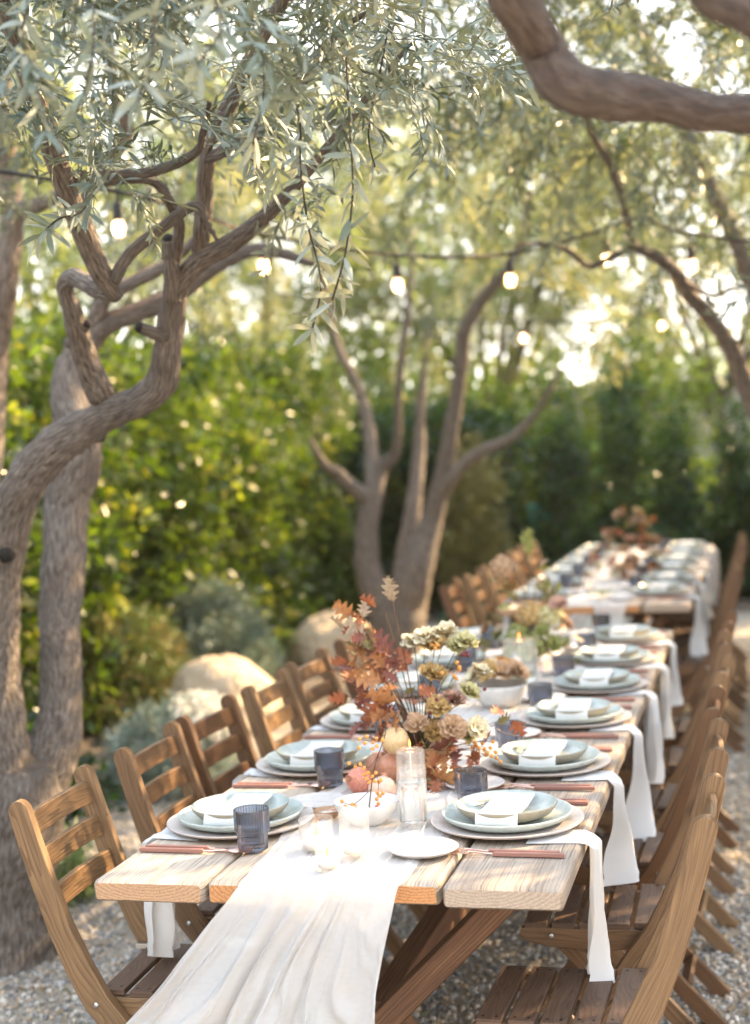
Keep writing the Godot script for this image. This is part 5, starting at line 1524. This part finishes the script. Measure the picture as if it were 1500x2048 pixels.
	berries(o, [[-0.029,0.43,0.96],[-0.014,0.43,0.964],[-0.023,0.43,0.946],[-0.033,0.43,0.939],[-0.003,0.43,0.949],[0.006,0.43,0.957],[0.011,0.43,0.944],[0,0.43,0.938],[0.021,0.43,0.955],[-0.058,0.43,0.903],[-0.045,0.43,0.895],[-0.033,0.43,0.9],[-0.024,0.43,0.892],[-0.015,0.43,0.881],[-0.028,0.43,0.875],[-0.018,0.43,0.869],[-0.007,0.43,0.872],[0.003,0.43,0.881],[-0.014,0.43,0.86],[-0.002,0.43,0.861],[0.006,0.43,0.858],[0.013,0.43,0.864],[0.003,0.43,0.835],[0.008,0.43,0.827],[-0.002,0.43,0.818],[0.005,0.43,0.811],[0.014,0.43,0.832],[-0.079,0.43,0.817],[-0.073,0.43,0.803],[-0.05,0.43,0.804],[-0.057,0.43,0.808],[-0.077,0.43,0.792],[-0.068,0.43,0.789]], -.022, .425, y0, .0048, M.berry_orange, Vector3.ZERO)
	berries(o, [[-0.003,0.42,0.796],[-0.002,0.42,0.785],[0.003,0.42,0.805]], -.022, .425, y0, .0046, M.berry_red, Vector3.ZERO)
	# --- little dish with a spoon ---
	o = thing("salt_dish", "tiny terracotta dish with a spoon resting in it", "dish", at(-.131, .468, TOP + .004), -YAW)
	obj("body", lathed([[0.0, .0], [.018, .0], [.028, .008], [.0325, .020], [.031, .021], [.026, .012], [.015, .008], [0.0, .008]], M.clay_pot, 32), o)
	obj("salt", lathed([[0.0, .0085], [.025, .0118], [.012, .0145], [0.0, .016]], M.white_pot, 24), o)
	b = MB.new()
	tube(b, [[.0, .017, .0, .0016], [.03, .026, -.012, .0014], [.062, .034, -.026, .0018]], 6)
	obj("spoon", b.mesh(M.copper_metal), o)
	# --- candles ---
	votive("lit clear votive at the very front edge of the runner", at(-.011, .072, TOP + .004), .026, .066, false, true)
	votive("wider lit clear votive just behind the front one", at(-.075, .205, TOP + .004), .038, .070, false, true, .4)
	votive("tall ribbed clear candle glass at the front of the runner", at(.026, .150, TOP + .004), .031, .105, true, false, .3)
	oil_lamp("tall clear oil candle in front of the near flowers", at(.087, .416, TOP + .004), .034, .168, .62)
	votive("lit clear votive hidden behind the tall oil candle", at(.055, .56, TOP + .004), .032, .10, false, true, .5)
	oil_lamp("wide clear oil jar between the two arrangements, near table", at(.03, 2.30, TOP + .004), .062, .15, .35)
	votive("lit votive beside the second arrangement", at(.10, 2.45, TOP + .004), .03, .07, false, true)
	votive("lit votive near the far end of the near table", at(.03, 3.45, TOP + .004), .03, .08, false, true)
	votive("lit votive at the front of the far table", at(-.06, 5.2, TOP + .004), .03, .08, false, true)
	votive("lit votive before the third arrangement", at(.14, 5.6, TOP + .004), .03, .08, false, true)
	# --- bowl of dried blooms behind the near flowers ---
	o = thing("dried_flower_bowl", "cream bowl of dried tan blooms behind the near flowers", "bowl", at(.03, 1.86, TOP + .004), -YAW)
	obj("bowl", lathed([[0.0, 0.0], [.05, 0.0], [.07, .02], [.092, .055], [.096, .075], [.092, .075], [.082, .05], [.05, .02], [0.0, .015]], M.white_pot, 40), o)
	for k in 11:
		var an := k * 2.4
		var rr := 0.025 * sqrt(k)
		var f := obj("flower", rose(.032, 1000 + k, M[["petal_tan", "petal_cream", "petal_gold", "petal_tan"][k % 4]], 1.2), o, Vector3(cos(an) * rr, .085 + .03 * rng.randf() + .02 * (1.0 - rr / .08), sin(an) * rr))
		f.basis = turn_to(Vector3(cos(an) * rr * 14.0, 1.0, sin(an) * rr * 14.0), rng.randf() * 6.0) * Basis(Vector3.RIGHT, PI / 2.0)
	# --- greenery at the head of the far table ---
	o = thing("leaf_sprig", "small bright green leaves lying at the head of the far table", "leaves", at(.04, 4.9, TOP + .02), 0.0)
	for k in 5:
		b = MB.new()
		leaf(b, Vector3.ZERO, Vector3(cos(k * 1.3), .5, sin(k * 1.3)), Vector3.UP, .09, .05, .2, .3, Color.WHITE, 4)
		obj("leaf", b.mesh(M.hydrangea), o)

func string_lights() -> void:
	var wires := [[[-1.9, 2.75, -5.0], [-.85, 2.56, -5.2], [-.4, 2.50, -6.0], [.15, 2.44, -6.4], [.68, 2.47, -6.8], [1.13, 2.56, -6.8], [1.28, 2.60, -6.75], [1.52, 2.52, -6.8], [2.4, 2.40, -7.0]], [[-.6, 2.75, -10.6], [.2, 2.55, -11.0], [1.18, 2.49, -11.0], [1.68, 2.46, -11.0], [2.22, 2.52, -11.0], [3.6, 2.6, -10.8]]]
	for k in 2:
		var b := MB.new()
		var pts := []
		for q in wires[k]: pts.append([q[0], q[1], q[2], 0.008])
		tube(b, spline(pts, 6), 6)
		var o := obj("light_cable", b.mesh(M.black_rubber))
		tag(o, ["black festoon cable strung over the near end of the far table", "black festoon cable strung in front of the far hedge"][k], "cable", "festoon cables")
	var bulbs := [[-.85, 2.42, -5.2, "leftmost lit festoon bulb, hanging among the olive branches"], [-.4, 2.36, -6.0, "second lit festoon bulb from the left, below the olive branch"], [.15, 2.30, -6.4, "lit festoon bulb hanging over the middle of the tables"], [.68, 2.34, -6.8, "lit festoon bulb in front of the middle olive's right stem"], [1.13, 2.41, -6.8, "lit festoon bulb left of the reddish bent branch"], [1.52, 2.36, -6.8, "lit festoon bulb right of the reddish bent branch"], [1.18, 2.35, -11.0, "first of three lit bulbs on the far cable"], [1.68, 2.33, -11.0, "middle of three lit bulbs on the far cable"], [2.22, 2.39, -11.0, "last of three lit bulbs on the far cable, at the right"]]
	var glass := lathed([[.010, .045], [.018, .036], [.0235, .018], [.0240, .004], [.019, -.012], [.010, -.021], [0.0, -.023]], M.bulb_glass, 20)
	var sock := MB.new()
	lathe(sock, [[0.0, .104], [.008, .103], [.014, .096], [.0175, .080], [.0185, .044], [.0165, .036], [0.0, .036]], 14)
	var socket := sock.mesh(M.black_rubber)
	var fil := MB.new()
	lathe(fil, [[0.0, -.010], [.0035, -.007], [.0045, .008], [.0038, .026], [0.0, .030]], 10)
	var filament := fil.mesh(M.filament)
	for q in bulbs:
		var o := thing("festoon_bulb", q[3], "light bulb", Vector3(q[0], q[1], q[2]), 0.0, "festoon bulbs over the tables")
		obj("bulb_glass", glass, o); obj("socket", socket, o); obj("filament", filament, o)
		var c := MB.new()
		tube(c, [[0, .10, 0, .005], [.002, .125, 0, .005], [0, .15, 0, .005]], 6)
		obj("cord", c.mesh(M.black_rubber), o)
		var l := OmniLight3D.new()
		l.name = "bulb_light"
		l.light_color = Color(1.0, 0.78, 0.56); l.light_energy = 0.03; l.light_size = 0.007; l.omni_range = 12.0; l.omni_attenuation = 2.0; l.shadow_enabled = true
		o.add_child(l, true)
		l.position = Vector3(0, .01, 0)
